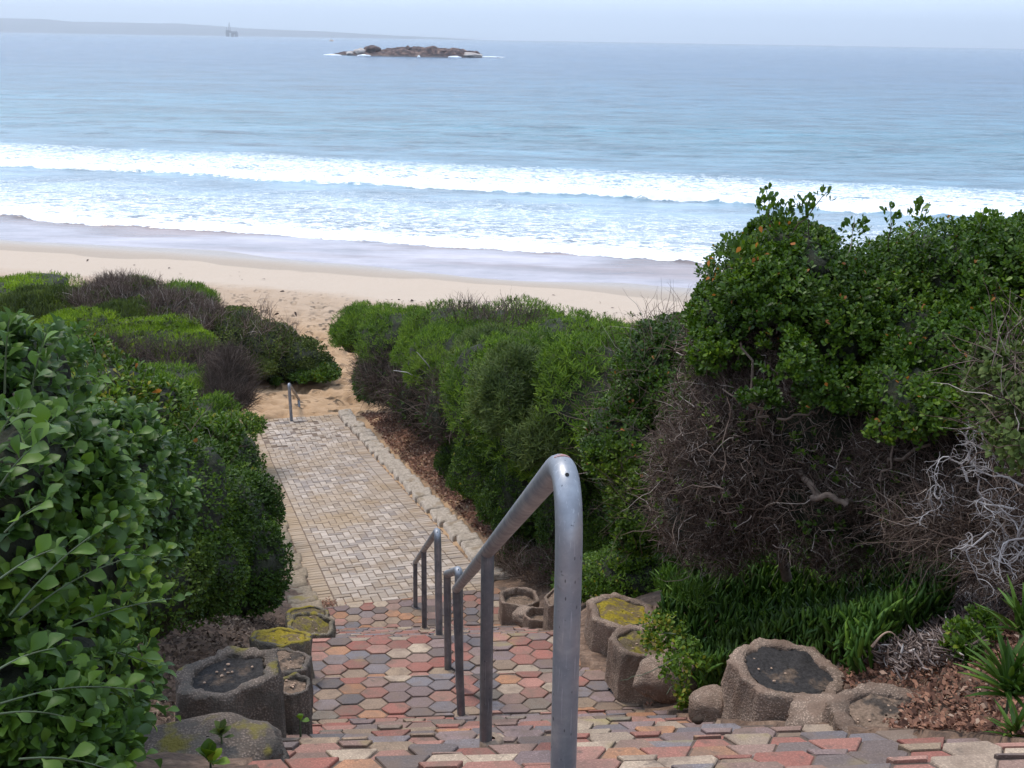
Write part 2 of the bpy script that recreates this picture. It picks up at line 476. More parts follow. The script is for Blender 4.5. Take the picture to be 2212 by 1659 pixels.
def G(x, y):
    """height of the open ground"""
    x = np.asarray(x, float); y = np.asarray(y, float)
    v = x*ST[0] + y*ST[1]
    b = (x - PO[0])*PT[0] + (y - PO[1])*PT[1]
    h = np.where(y < 12.3, prof(v), path_h(b))
    h = np.where((y >= 11.4) & (y < 12.6), prof(v)*(1 - ss(11.4, 12.6, y)) + path_h(b)*ss(11.4, 12.6, y), h)
    dr = (x - edge_r(y)); dl = (edge_l(y) - x)
    wv = ss(11.5, 13.5, y)
    br_near = .24*ss(.22, .75, dr) + .26*np.clip(dr - .5, 0, 4)
    br_far = .10*ss(.25, .5, dr) + .34*np.clip(dr - .45, 0, 2.2)
    br = br_near*(1 - wv) + br_far*wv
    bl = (.14*ss(.3, .8, dl) + .06*np.clip(dl - .5, 0, 4))*(1 - wv) + (.06*ss(.1, .4, dl) + .06*np.clip(dl - .3, 0, 4))*wv
    bank = np.where(dr > 0, br, np.where(dl > 0, bl, 0))
    fade = 1 - ss(23.5, 27.5, y)
    inside = np.minimum(ss(-.25, .0, -dr), ss(-.25, .0, -dl)) * 0
    ins = ((dr < -.04) & (dl < -.04))
    bank = bank*fade
    cut = np.where(ins & (y < 25.85 - .3*(x + 5.3)), .30*ss(0.02, .12, np.minimum(-dr, -dl)), 0)
    hf = interp(shore_q(x, y), QTAB)
    wf = ss(24.8, 27.5, y)
    h = h*(1 - wf) + hf*wf
    return EYE - h + bank - cut

def build_ground():
    ys = np.concatenate([np.arange(-6, 1, .5), np.arange(1, 13, .07), np.arange(13, 26, .12), np.arange(26, 48, .10),
                         np.arange(48, 66, .3), np.arange(66, 130, 3), [150, 220, 400]])
    xs = np.concatenate([[-400, -250, -150], np.arange(-100, -40, 4), np.arange(-40, -17, .8), np.arange(-17, -9, .25), np.arange(-9, 7, .09),
                         np.arange(7, 20, .3), np.arange(20, 60, 1.5), np.arange(60, 110, 5), [150, 250, 400]])
    X, Y = np.meshgrid(xs, ys)
    x, y = X.ravel(), Y.ravel()
    z = G(x, y)
    q = shore_q(x, y)
    p = np.stack([x, y, 0*x], 1)
    dr = x - edge_r(y); dl = edge_l(y) - x
    out = np.maximum(dr, dl)
    soil = (1 - ss(13, 15.5, y + 1.5*(fbm(p*.8, 3) - .5)))*1.0
    soil = np.maximum(soil, ss(.2, .6, out)*(1 - ss(20, 25, y))*ss(.40, .55, fbm(p*1.1, 3, 5))*.95)
    soil *= 1 - ss(24, 26, y)
    soil = np.clip(soil, 0, 1)
    # lumpy soil, footprints and wind ripples in the sand
    z += (fbm(p*3.2, 4, 2) - .5)*.09*ss(0.0, .2, out)*(y < 24) + (fbm(p*11, 3, 4) - .5)*.035*ss(0.0, .1, out)*(y < 13)
    z += (fbm(p*.5, 3, 9) - .5)*.3*ss(28, 34, y)*(1 - ss(40, 50, q))
    churn = ss(23, 25, y)*(1 - ss(41, 49, q + 6*(fbm(p*.2, 2, 3) - .5)))
    ft = 0
    for k, (sx, sy, am) in enumerate(((3.2, 2.9, .10), (5.6, 5.0, .055))):
        n = vnoise(p*np.array([sx, sy, 1.]) + 7.7*k, 21 + k)
        ft = ft - 1.5*am*ss(.52, .85, n) + am*.6*ss(.3, .0, n)
    z += ft*churn
    z += (fbm(p*.33, 3, 14) - .5)*.12*ss(30, 40, q)*(1 - ss(50, 55, q))
    z += (fbm(p*.10, 3, 17) - .5)*.30*ss(48, 54, q)*(1 - ss(62, 70, q))
    lo = -2.6
    z = np.maximum(z, lo)
    ny, nx = X.shape
    idx = np.arange(ny*nx).reshape(ny, nx)
    quads = np.stack([idx[:-1, :-1], idx[:-1, 1:], idx[1:, 1:], idx[1:, :-1]], -1).reshape(-1, 4)
    me = mesh_np('ground', np.stack([x, y, z], 1), quads=quads,
                 attr={'soil': ('POINT', soil), 'q': ('POINT', q)}, smooth=True)
    tag(link('ground', me, M['ground']), kind='structure')
build_ground()

def build_sea():
    us = np.linspace(-1, 1, 560)
    ys = 49*np.exp(np.linspace(0, math.log(170/49.), 520))
    ys = np.concatenate([ys, 170*np.exp(np.linspace(0, math.log(15000/170.), 120))[1:]])
    U, Y = np.meshgrid(us, ys)
    X = U*(Y*.62 + 8)
    # the sheet widens with distance, and has a margin on each side for other viewpoints
    X = np.sign(U)*np.abs(X)*(1 + 1.2*np.abs(U)**6)
    x, y = X.ravel(), Y.ravel()
    al = -.963*x + .27*y
    pa = np.stack([al, 0*al, 0*al], 1)
    wob = (fbm(pa*.07, 2, 31) - .5)*5.0 + (fbm(pa*.5, 3, 33) - .5)*1.3
    q = shore_q(x, y) - wob*ss(58, 66, shore_q(x, y))*(1 - ss(150, 200, shore_q(x, y)))
    p = np.stack([x, y, 0*x], 1)
    z = 0*x
    # breaking crest, spent wave near the sand, and low swell beyond
    rough = (fbm(p*np.array([.9, 1.6, 1]), 4, 41) - .5)
    z += .34*ss(89.6, 90.4, q)*(1 - ss(91.5, 106, q))*(1 + 1.2*rough)
    z += .20*ss(64.0, 64.6, q)*(1 - ss(65, 74, q))*(1 + 1.2*rough)
    z += .18*rough*ss(66, 70, q)*(1 - ss(108, 120, q))*.7
    sw = np.sin(q*2*math.pi/23 + 3*fbm(p*.02, 2, 5)*6)
    z += .16*sw*ss(112, 135, q)*(1 - ss(700, 1500, q))
    z += .22*(fbm(p*np.array([.25, .5, 1]), 3, 51) - .5)*ss(108, 125, q)*(1 - ss(170, 400, q))
    ny, nx = X.shape
    idx = np.arange(ny*nx).reshape(ny, nx)
    quads = np.stack([idx[:-1, :-1], idx[:-1, 1:], idx[1:, 1:], idx[1:, :-1]], -1).reshape(-1, 4)
    me = mesh_np('sea', np.stack([x, y, z], 1), quads=quads,
                 attr={'q': ('POINT', q), 'along': ('POINT', al)}, smooth=True)
    tag(link('sea', me, M['sea']), kind='structure')
build_sea()

# ------------------------------------------------------------------ pavers
def clip(poly, n, d):
    """keep the part of a 2-D polygon where n.p <= d"""
    out = []
    for i in range(len(poly)):
        a, b = poly[i], poly[(i+1) % len(poly)]
        da, db = n[0]*a[0]+n[1]*a[1]-d, n[0]*b[0]+n[1]*b[1]-d
        if da <= 0: out.append(a)
        if (da < 0 < db) or (db < 0 < da):
            t = da/(da-db); out.append((a[0]+(b[0]-a[0])*t, a[1]+(b[1]-a[1])*t))
    return out

def area(p):
    return .5*abs(sum(p[i][0]*p[(i+1) % len(p)][1]-p[(i+1) % len(p)][0]*p[i][1] for i in range(len(p))))

class Slabs:
    def __init__(s): s.v, s.f, s.c, s.d = [], [], [], []
    def add(s, poly, zf, col, thick=.06, ch=.006, rnd=None, tilt=(0, 0), dirt=0):
        n = len(poly)
        if n < 3: return
        cx = sum(p[0] for p in poly)/n; cy = sum(p[1] for p in poly)/n
        if sum((poly[i][0]-cx)*(poly[(i+1) % n][1]-cy)-(poly[(i+1) % n][0]-cx)*(poly[i][1]-cy) for i in range(n)) < 0:
            poly = poly[::-1]
        r = max(math.hypot(p[0]-cx, p[1]-cy) for p in poly)
        k = max(0, 1 - ch/r*1.3)
        b = len(s.v)
        def zz(x, y): return zf(x, y) + tilt[0]*(x-cx) + tilt[1]*(y-cy)
        for (x, y) in poly: s.v.append((x, y, zz(x, y)-thick))
        for (x, y) in poly: s.v.append((x, y, zz(x, y)-ch))
        for (x, y) in poly:
            X, Y = cx+(x-cx)*k, cy+(y-cy)*k
            s.v.append((X, Y, zz(X, Y)))
        f0 = len(s.f)
        for i in range(n):
            j = (i+1) % n
            s.f.append((b+i, b+j, b+n+j, b+n+i)); s.f.append((b+n+i, b+n+j, b+2*n+j, b+2*n+i))
        s.f.append(tuple(b+2*n+i for i in range(n)))
        s.c += [col]*(len(s.f)-f0); s.d += [dirt]*(len(s.f)-f0)

PAL = [((.30, .115, .088), 16), ((.36, .185, .145), 14), ((.095, .095, .10), 10), ((.165, .165, .18), 13), ((.21, .165, .165), 13),
       ((.30, .235, .16), 12), ((.43, .365, .27), 9), ((.39, .20, .10), 6), ((.25, .17, .14), 8), ((.17, .155, .125), 6)]
rng = random.Random(4)
def pick():
    t = rng.random()*sum(wt for _, wt in PAL)
    for c, wt in PAL:
        t -= wt
        if t <= 0: break
    k = rng.uniform(.80, 1.15); d = rng.uniform(.08, .45); dust = (.235, .165, .13)
    return tuple(min(1, (a*(1-d) + b*d)*k*w_) for a, b, w_ in zip(c, dust, (1.0, .90, .86)))

def uv2xy(u, v): return (u*SL[0]+v*ST[0], u*SL[1]+v*ST[1])
def xy2v(x, y): return x*ST[0]+y*ST[1]
def xy2b(x, y): return (x-PO[0])*PT[0]+(y-PO[1])*PT[1]

def build_stairs():
    S = Slabs(); base = Slabs(); ris = Slabs()
    treads = [(-3.0, FL1[0], 1.40, 1.47)]
    for (a, b, h0, h1, n) in (FL1, FL2):
        if a > 5: treads.append((FL1[1], 7.05, 4.16, 4.28)); treads.append((7.05, FL2[0], 4.33, 4.45))
        dv, dh = (b-a)/n, (h1-h0)/n
        for k in range(n):
            treads.append((a+k*dv, a+(k+1)*dv, h0+(k+1)*dh - .035, h0+(k+1)*dh))
    treads.append((FL2[1], 14.0, 6.5, 6.56))
    s = .101                     # hexagon side
    CW, RH = 1.5*s + .002, math.sqrt(3)*s + .003
    for ti, (v0, v1, h0, h1) in enumerate(treads):
        def zf(x, y, v0=v0, v1=v1, h0=h0, h1=h1):
            t = (xy2v(x, y)-v0)/(v1-v0)
            return EYE-(h0+(h1-h0)*min(max(t, -.2), 1.2))
        nose = min(v1, 13.3)
        flight = (v1 - v0) < .5
        off = rng.uniform(0, 1) if flight else 0
        offv = rng.uniform(0, RH) if flight else 0
        i0, i1 = int(-3.2/CW), int(3.2/CW)
        for i in range(i0, i1):
            j = int((v0-.3)/RH)
            while j*RH + offv < nose+.3:
                u = (i+off)*CW; v = j*RH + (RH/2 if i % 2 else 0) + offv
                j += 1
                x, y = uv2xy(u, v)
                if x < float(edge_l(y))-.05 or x > float(edge_r(y))+.06: continue
                g = .962
                hexa = [(u+s*g*math.cos(math.pi/3*k)+rng.uniform(-.003, .003), v+s*g*math.sin(math.pi/3*k)+rng.uniform(-.003, .003)) for k in range(6)]
                jit = rng.uniform(-.02, .014) if flight else rng.uniform(-.004, .004)
                hexa = clip(hexa, (0, 1), nose+jit); hexa = clip(hexa, (0, -1), -v0-.004)
                if len(hexa) < 3: continue
                w = [uv2xy(*q) for q in hexa]
                w = clip(w, PT, float(PT@PO)-.004)
                if len(w) < 3 or area(w) < .0009: continue
                col = pick()
                dz = rng.uniform(-.005, .007)
                S.add(w, lambda X, Y, zf=zf, dz=dz: zf(X, Y)+dz, col, .055, .0035, tilt=(rng.uniform(-.025, .025), rng.uniform(-.04, .025)))
        # mortar bed and riser
        def bed(u0, u1, a, b_, dz, thick, tgt):
            q = [uv2xy(u0, a), uv2xy(u1, a), uv2xy(u1, b_), uv2xy(u0, b_)]
            q = clip(q, PT, float(PT@PO))
            tgt.add(q, lambda X, Y: zf(X, Y)-dz, (.2, .14, .1), thick, .001)
        ym = (v0+nose)/2
        n_ = max(1, int((nose-v0)/.5))
        for k in range(n_):
            a = v0 + (nose-v0)*k/n_; b_ = v0+(nose-v0)*(k+1)/n_
            yc = (a+b_)/2
            ul = float(edge_l(yc))-.08 - yc*ST[0]; ur = float(edge_r(yc))+.08 - yc*ST[0]
            bed(ul, ur, a, b_ - (.012 if k == n_-1 and flight else 0), .0075, .5, base)
    me = mesh_np('stairs', S.v, polys=S.f, color=S.c)
    o = link('stairs', me, M['paver']); tag(o, kind='structure')
    me = mesh_np('stair_bed', base.v, polys=base.f)
    tag(link('stair_bed', me, M['riser']), kind='structure')
build_stairs()

def build_path():
    S = Slabs(); B = Slabs()
    Lb, Wb = .222, .108
    L = 14.05
    steps = [10.35, 11.25, 12.25, L]
    lift = .075
    def zf_b(b):
        # between the small steps the surface is flatter, then drops at each nose
        h = path_h(b)
        prev = 9.4
        for s_ in steps:
            if b < s_ and b > prev:
                h = path_h(prev) + (b-prev)*(.165 - lift/(s_-prev))
                break
            prev = s_
        return float(h)
    def zf(x, y): return EYE - zf_b(min(xy2b(x, y), L-.001))
    def to(a, b): return (PO[0]+a*PL[0]+b*PT[0], PO[1]+a*PL[1]+b*PT[1])
    pr = random.Random(8)
    def dirtv(a, b):
        e = max(0, 1-(a+PW)/.45) * .9
        e2 = max(0, 1-(PW-a)/.16)*.5
        n = float(fbm(np.array([[a*1.3, b*.7, 0]]), 3, 77)[0])
        n2 = float(fbm(np.array([[a*.8, b*.8, 4]]), 3, 79)[0])
        end = max(0, (b-12.6)/1.2)*(.9 if a < -.1 else .5)
        return min(.92, max(0, e+e2+max(0, n-.54)*3 + end*ssf(n2, .4, .5)))
    def ssf(x, a, b):
        t = min(1, max(0, (x-a)/(b-a))); return t*t*(3-2*t)
    def brick(a0, a1, b0, b1, rag=0):
        g = .006
        q = [(a0+g, b0+g), (a1-g, b0+g), (a1-g, b1-g), (a0+g, b1-g)]
        q = clip(q, (0, 1), L); q = clip(q, (0, -1), .0)
        if len(q) < 3 or area(q) < .002: return
        ca, cb = (a0+a1)/2, (b0+b1)/2
        rot = pr.uniform(-.02, .02)*(1+3*rag)
        q = [(ca+(a-ca)-(b-cb)*rot, cb+(b-cb)+(a-ca)*rot) for a, b in q]
        w = [to(*p) for p in q]
        k = pr.uniform(.82, 1.14)
        base = (.44, .355, .29) if pr.random() < .62 else ((.35, .275, .215) if pr.random() < .6 else (.30, .245, .21))
        dz = pr.uniform(-.003, .004) + rag*pr.uniform(-.012, .012)
        S.add(w, lambda X, Y, dz=dz, cb=cb: EYE-zf_b(min(max(xy2b(X, Y), b0+.001), b1-.001))+dz, tuple(c*k for c in base), .05, .005,
              tilt=(pr.uniform(-.015, .015), pr.uniform(-.02, .02)), dirt=dirtv(ca, cb))
    segs = []
    prev = 0.
    for s_ in steps:
        segs.append((prev, s_-Lb)); prev = s_
    a_in0, a_in1 = -PW+Lb, PW-Lb
    for (b0, b1) in segs:
        # border columns of bricks laid across
        nb = int(round((b1-b0)/Wb))
        for k in range(nb):
            hb = (b1-b0)/nb
            brick(-PW, a_in0, b0+k*hb, b0+(k+1)*hb); brick(a_in1, PW, b0+k*hb, b0+(k+1)*hb)
        rag = 1 if b0 > 9 else 0
        for ix in range(int(a_in0/Wb)-3, int(a_in1/Wb)+3):
            for iy in range(int(b0/Wb)-3, int(b1/Wb)+4):
                k = (ix-iy) % 4
                if k == 0: r = (ix*Wb, (ix+2)*Wb, iy*Wb, (iy+1)*Wb)
                elif k == 2: r = (ix*Wb, (ix+1)*Wb, (iy-1)*Wb, (iy+1)*Wb)
                else: continue
                a0, a1, c0, c1 = max(r[0], a_in0), min(r[1], a_in1), max(r[2], b0), min(r[3], b1)
                if a1-a0 < .02 or c1-c0 < .02: continue
                brick(a0, a1, c0, c1, rag)
        nh = int(2*PW/Wb)
        for k in range(nh):
            wd = 2*PW/nh
            brick(-PW+k*wd, -PW+(k+1)*wd, b1, b1+Lb, .8)
    me = mesh_np('path', S.v, polys=S.f, color=S.c, attr={'dirt': ('FACE', S.d)})
    tag(link('path', me, M['brick']), kind='structure')
    nb = 160
    for k in range(nb):
        a, b = k*L/nb, (k+1)*L/nb
        q = [to(-PW-.02, a), to(PW+.02, a), to(PW+.02, b), to(-PW-.02, b)]
        B.add(q, lambda X, Y: EYE-zf_b(min(max(xy2b(X, Y), a+.0005), b-.0005))-.009, (.2, .2, .2), .35, .0005)
    tag(link('path_bed', mesh_np('path_bed', B.v, polys=B.f), M['joint']), kind='structure')
    return zf_b, to
PATH_Z, PATH_TO = build_path()

# ------------------------------------------------------------------ tubes
def tube_arrays(paths, radii, sides=6, cap=False):
    """paths: list of (k,3) arrays; radii: list of (k,) arrays -> verts, quads"""
    V, Q = [], []; n0 = 0
    ang = np.arange(sides)*2*math.pi/sides
    for p, r in zip(paths, radii):
        p = np.asarray(p, float); r = np.asarray(r, float)
        k = len(p)
        t = np.gradient(p, axis=0); t = norm(t)
        ref = np.array([0, 0, 1.]) if abs(t[0, 2]) < .9 else np.array([1., 0, 0])
        n = np.cross(t[0], ref); n /= np.linalg.norm(n)
        N = [n]
        for i in range(1, k):
            n = n - t[i]*np.dot(n, t[i]); n /= np.linalg.norm(n); N.append(n)
        N = np.array(N); Bn = np.cross(t, N)
        ring = p[:, None, :] + r[:, None, None]*(np.cos(ang)[None, :, None]*N[:, None, :] + np.sin(ang)[None, :, None]*Bn[:, None, :])
        V.append(ring.reshape(-1, 3))
        i = np.arange(k-1)[:, None]*sides; j = np.arange(sides)[None, :]
        q = np.stack([n0+i+j, n0+i+(j+1) % sides, n0+i+sides+(j+1) % sides, n0+i+sides+j], -1).reshape(-1, 4)
        Q.append(q)
        n0 += k*sides
    return np.concatenate(V), np.concatenate(Q)

def twig_arrays(start, dirs, length, rad0, rs, seg=4, wiggle=.45, droop=0.0):
    """many three-sided twigs at once -> verts, quads, per-face random"""
    n = len(start)
    P_ = np.zeros((n, seg+1, 3)); P_[:, 0] = start
    d = norm(dirs)
    for k in range(seg):
        d = norm(d + wiggle*(rs.rand(n, 3)-.5)*1.6 + np.array([0, 0, -droop]))
        P_[:, k+1] = P_[:, k] + d*(length[:, None]/seg)
    t = norm(P_[:, -1]-P_[:, 0])
    a = norm(np.cross(t, rs.rand(n, 3)-.5)); b = np.cross(t, a)
    r = rad0[:, None]*(1-np.linspace(0, .75, seg+1))[None, :]
    V = np.zeros((n, seg+1, 3, 3))
    for s in range(3):
        an = s*2*math.pi/3
        V[:, :, s] = P_ + r[:, :, None]*(math.cos(an)*a[:, None]+math.sin(an)*b[:, None])
    base = (np.arange(n)*(seg+1)*3)[:, None, None]
    i = (np.arange(seg)*3)[None, :, None]; j = np.arange(3)[None, None, :]
    Q = np.stack([base+i+j, base+i+(j+1) % 3, base+i+3+(j+1) % 3, base+i+3+j], -1).reshape(-1, 4)
    rn = np.repeat(rs.rand(n), seg*3)
    return V.reshape(-1, 3), Q, rn, P_

# ------------------------------------------------------------------ handrails
RP = .0278
def fillet(pts, r=.1, n=7):
    """round the corners of a polyline"""
    out = [pts[0]]
    for i in range(1, len(pts)-1):
        a, b, c = np.array(pts[i-1]), np.array(pts[i]), np.array(pts[i+1])
        rr = r[i-1] if isinstance(r, (list, tuple)) else r
        u = (a-b)/np.linalg.norm(a-b); v = (c-b)/np.linalg.norm(c-b)
        p0, p1 = b+u*rr, b+v*rr
        for k in range(n+1):
            t = k/n
            out.append(p0*(1-t)**2 + b*2*t*(1-t) + p1*t*t)
    out.append(pts[-1])
    return np.array(out, float)

def handrail(label, top0, top1, base0, base1, mids=(), pr=RP, bend=.13, patch=False, tall=False):
    """front post curls over into the rail, which ends on the far post in a mitred elbow"""
    root = thing('handrail', label, 'handrail', base0, 'galvanised pipe handrails down the steps')
    t0, t1, b0, b1 = (np.array(q, float) for q in (top0, top1, base0, base1))
    pts = fillet([b0 - [0, 0, .05], t0, t1], bend, 12)
    V, Q = tube_arrays([pts], [np.full(len(pts), pr)], 20)
    part('rail_pipe', V, M['galv'], root, quads=Q, smooth=True)
    d = norm(t1-t0)
    def post(bt, tp):
        pp = np.linspace(bt - [0, 0, .05], tp, 6)
        v, q = tube_arrays([pp], [np.full(6, pr*.94)], 18)
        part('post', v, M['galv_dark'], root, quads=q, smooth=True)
    post(b1, t1 + [0, 0, 0.0])
    # rounded elbow where the rail meets the last post
    v, q = ball(t1, pr*1.02, 16, 10)
    part('elbow', v, M['galv'], root, quads=q, smooth=True)
    for (mb, mt) in mids:
        mb = np.array(mb, float); f = (mb[1]-t0[1])/(t1[1]-t0[1]); mt = t0 + (t1-t0)*f
        post(np.array([mt[0], mt[1], mb[2]]), mt)
    for bt in [b0, b1] + [m[0] for m in mids]:
        bt = np.array(bt, float)
        v, q = ring_disc(bt + [0, 0, .0], pr*1.0, pr*1.9, .012)
        part('mortar_collar', v, M['collar'], root, quads=q)
    # black disc painting a drilled hole's shade on the bend, facing up the stairs
    i = 7
    c = pts[i]; tn = norm(pts[i+1]-pts[i-1])
    side = np.cross(tn, [1, 0, 0]); side = side/np.linalg.norm(side)
    outward = side if np.dot(side, [0, -1, .3]) > 0 else -side
    e1 = tn; e2 = np.cross(outward, e1)
    def dot(cc, ra, rb, m, name, lift):
        k = 18; a = np.arange(k)*2*math.pi/k
        pts2 = []
        for rr in (1.0,):
            for an in a:
                u, w_ = ra*math.cos(an)*rr, rb*math.sin(an)*rr
                h = math.sqrt(max(0, (pr+lift)**2 - w_**2))
                pts2.append(cc + e1*u + e2*w_ + outward*h)
        cen = cc + outward*(pr+lift)
        low = [p_ - outward*.004 for p_ in pts2]
        v_ = np.array(pts2 + low + [cen])
        polys = [(j, (j+1) % k, 2*k) for j in range(k)] + [(j, k+j, k+(j+1) % k, (j+1) % k) for j in range(k)]
        part(name, v_, m, root, polys=polys)
    dot(c, .0045*pr/.029, .0045*pr/.029, M['hole'], 'bolt_hole_shade', .0006)
    if patch:
        i = 10; c = pts[i]; tn = norm(pts[i+1]-pts[i-1]); side = norm(np.cross(tn, [1, 0, 0]))
        outward = side if side[2] > 0 else -side
        e1 = tn; e2 = np.cross(outward, e1)
        dot(c, .010, .017, M['rust'], 'worn_paint_patch', .0005)
    return root

def ball(c, r, nu=16, nv=10):
    th = np.linspace(0.02, math.pi-.02, nv); ph = np.arange(nu)*2*math.pi/nu
    T, Ph = np.meshgrid(th, ph, indexing='ij')
    v = np.stack([np.sin(T)*np.cos(Ph), np.sin(T)*np.sin(Ph), np.cos(T)], -1).reshape(-1, 3)*r + c
    i = np.arange(nv-1)[:, None]*nu; j = np.arange(nu)[None, :]
    q = np.stack([i+j, i+nu+j, i+nu+(j+1) % nu, i+(j+1) % nu], -1).reshape(-1, 4)
    return v, q

def ring_disc(c, r0, r1, h, n=20):
    a = np.arange(n)*2*math.pi/n
    rr = R_(3).uniform(.85, 1.15, n)
    prof_ = [(r1*1.0, -.03), (r1*.92, h*.6), (r0*1.1, h), (r0*.6, h)]
    v = np.concatenate([np.stack([c[0]+np.cos(a)*r*(rr if k < 2 else 1), c[1]+np.sin(a)*r*(rr if k < 2 else 1), np.full(n, c[2]+z)], 1) for k, (r, z) in enumerate(prof_)])
    i = np.arange(3)[:, None]*n; j = np.arange(n)[None, :]
    q = np.stack([i+j, i+(j+1) % n, i+n+(j+1) % n, i+n+j], -1).reshape(-1, 4)
    return v, q

def gz(h): return EYE - h
handrail('largest galvanised pipe handrail, curling over in the foreground above the upper steps',
         (.118, 2.08, gz(.765)), P(986, 1272, 6.36), (.125, 2.10, gz(1.60)), P(997, 1546, 6.36),
         mids=[(P(1061, 1601, 4.04), P(1058, 1222, 4.04) )], patch=True, bend=.24)
handrail('short level grey pipe handrail of two posts on the landing between the two long rails',
         P(991, 1231, 6.78), P(966, 1240, 7.25), P(993, 1532, 6.78), P(968, 1460, 7.25), bend=.06)
handrail('slender galvanised pipe handrail of three posts down the lower flight above the brick path',
         P(945, 1146, 7.95), P(897, 1214, 12.2), P(949, 1373, 7.95), P(897.5, 1334, 12.2),
         mids=[(P(917.5, 1357, 10.1), P(917, 1186, 10.1))], bend=.11)
handrail('small dull pipe handrail at the far end of the brick path where sand begins',
         P(624, 829, 25.6), P(645, 862, 27.6), P(631, 925, 25.5), P(649, 918, 27.3), pr=.036, bend=.10)

# ------------------------------------------------------------------ concrete planter rings and rocks
def blob_outline(n, rx, ry, k=6, sq=.16, rot=0, flat=0, rs=None):
    a = np.arange(n)*2*math.pi/n
    # rounded hexagon
    m = math.pi/k*2
    d = np.cos(m/2)/np.cos(((a + m/2) % m) - m/2)
    r = (1-sq)*d + sq
    x, y = rx*r*np.cos(a), ry*r*np.sin(a)
    c, s = math.cos(rot), math.sin(rot)
    return np.stack([x*c-y*s, x*s+y*c], 1)

def planter(label, px, py, D, wpx, hgt, fill, conc, rot=.1, aspect=.85, tiltx=0., tilty=0., seed=0, wall=.20, sink=.02, name='planter_block', k=6, fillz=.012):
    top = P(px, py, D)
    rx = wpx*1.10/F*depth(top)/2; ry = rx*min(1.1, aspect*1.2)
    root = thing(name, label, 'planter block', (top[0], top[1], top[2]-hgt), 'concrete planter blocks beside the steps')
    n = 72
    rs = R_(seed)
    out = blob_outline(n, rx, ry, k, .2, rot)
    w = wall
    levels = [(1.04, -hgt), (1.02, -hgt*.66), (1.0, -hgt*.33), (.995, -.03), (.985, -.008), (.96, 0.), (1-w*.55, .002), (1-w+.02, -.002), (1-w, -.012), (1-w-.01, -.05), (1-w-.03, -.09)]
    V = []
    for (f, z) in levels:
        ring = np.column_stack([out*f, np.full(n, z)])
        V.append(ring)
    V = np.array(V)
    flat = V.reshape(-1, 3)
    nz = (fbm(flat*14+seed*3.1, 4, seed)-.5) + .9*(fbm(flat*60, 2, seed+2)-.5)
    rr = norm(flat*np.array([1, 1, 0]) + 1e-6)
    flat = flat + rr*(nz*.040)[:, None]*(rx/.24)
    flat[:, 2] += (fbm(flat*9+seed, 3, seed+5)-.5)*.04*(flat[:, 2] > -hgt*.8)
    # tilt the block
    flat[:, 2] += flat[:, 0]*tiltx + flat[:, 1]*tilty
    L_ = len(levels)
    i = np.arange(L_-1)[:, None]*n; j = np.arange(n)[None, :]
    Q = np.stack([i+j, i+(j+1) % n, i+n+(j+1) % n, i+n+j], -1).reshape(-1, 4)
    part('rim', flat+top, M[conc], root, quads=Q, smooth=True)
    # fill
    rings = []
    for f in np.linspace(1-w-.005, 0.02, 9):
        rg = np.column_stack([out*f, np.full(n, -fillz)])
        rings.append(rg)
    fl = np.concatenate(rings)
    fl[:, 2] += (fbm(fl*11+seed, 4, seed+8)-.5)*.05
    fl[:, 2] += fl[:, 0]*tiltx + fl[:, 1]*tilty
    i = np.arange(8)[:, None]*n
    Q = np.stack([i+j, i+(j+1) % n, i+n+(j+1) % n, i+n+j], -1).reshape(-1, 4)
    part('soil_fill', fl+top, M[fill], root, quads=Q, smooth=True)
    # grit lying in the fill
    g = R_(seed+40); pts = []
    V, Qs = [], []; n0 = 0
    for _ in range(8):
        a, r = g.uniform(0, 6.28), g.uniform(0, .62)
        x, y = rx*r*math.cos(a), ry*r*math.sin(a)
        v, q = ball(np.array([0, 0, 0]), 1, 7, 5)
        v = v*np.array([g.uniform(.004, .011), g.uniform(.004, .009), g.uniform(.003, .005)])
        v += np.array([x, y, -fillz + .006 + x*tiltx+y*tilty])+top
        V.append(v); Qs.append(q+n0); n0 += len(v)
    tag(part('grit', np.concatenate(V), M['stone_pebble'], root, quads=np.concatenate(Qs), smooth=True), kind='stuff')
    return root

def rock(label, c, size, m, seed=0, amp=.35, name='rock', cat='rock', group=None, nu=40, nv=24, rotz=0.0):
    v, q = ball(np.zeros(3), 1., nu, nv)
    v = v*(1 + amp*2*(fbm(v*1.6+seed*5.3, 4, seed)-.5))[:, None]
    v = v*(1 + .12*(fbm(v*6+seed, 3, seed+3)-.5))[:, None]
    v[:, 2] = np.where(v[:, 2] > .5, .5+(v[:, 2]-.5)*.5, v[:, 2])
    v = v*np.array(size)
    cs, sn = math.cos(rotz), math.sin(rotz)
    v = np.stack([v[:, 0]*cs-v[:, 1]*sn, v[:, 0]*sn+v[:, 1]*cs, v[:, 2]], 1)
    o = link(name, mesh_np(name, v, quads=q, smooth=True), M[m])
    o.location = tuple(float(a) for a in c)
    return tag(o, label, cat, group)

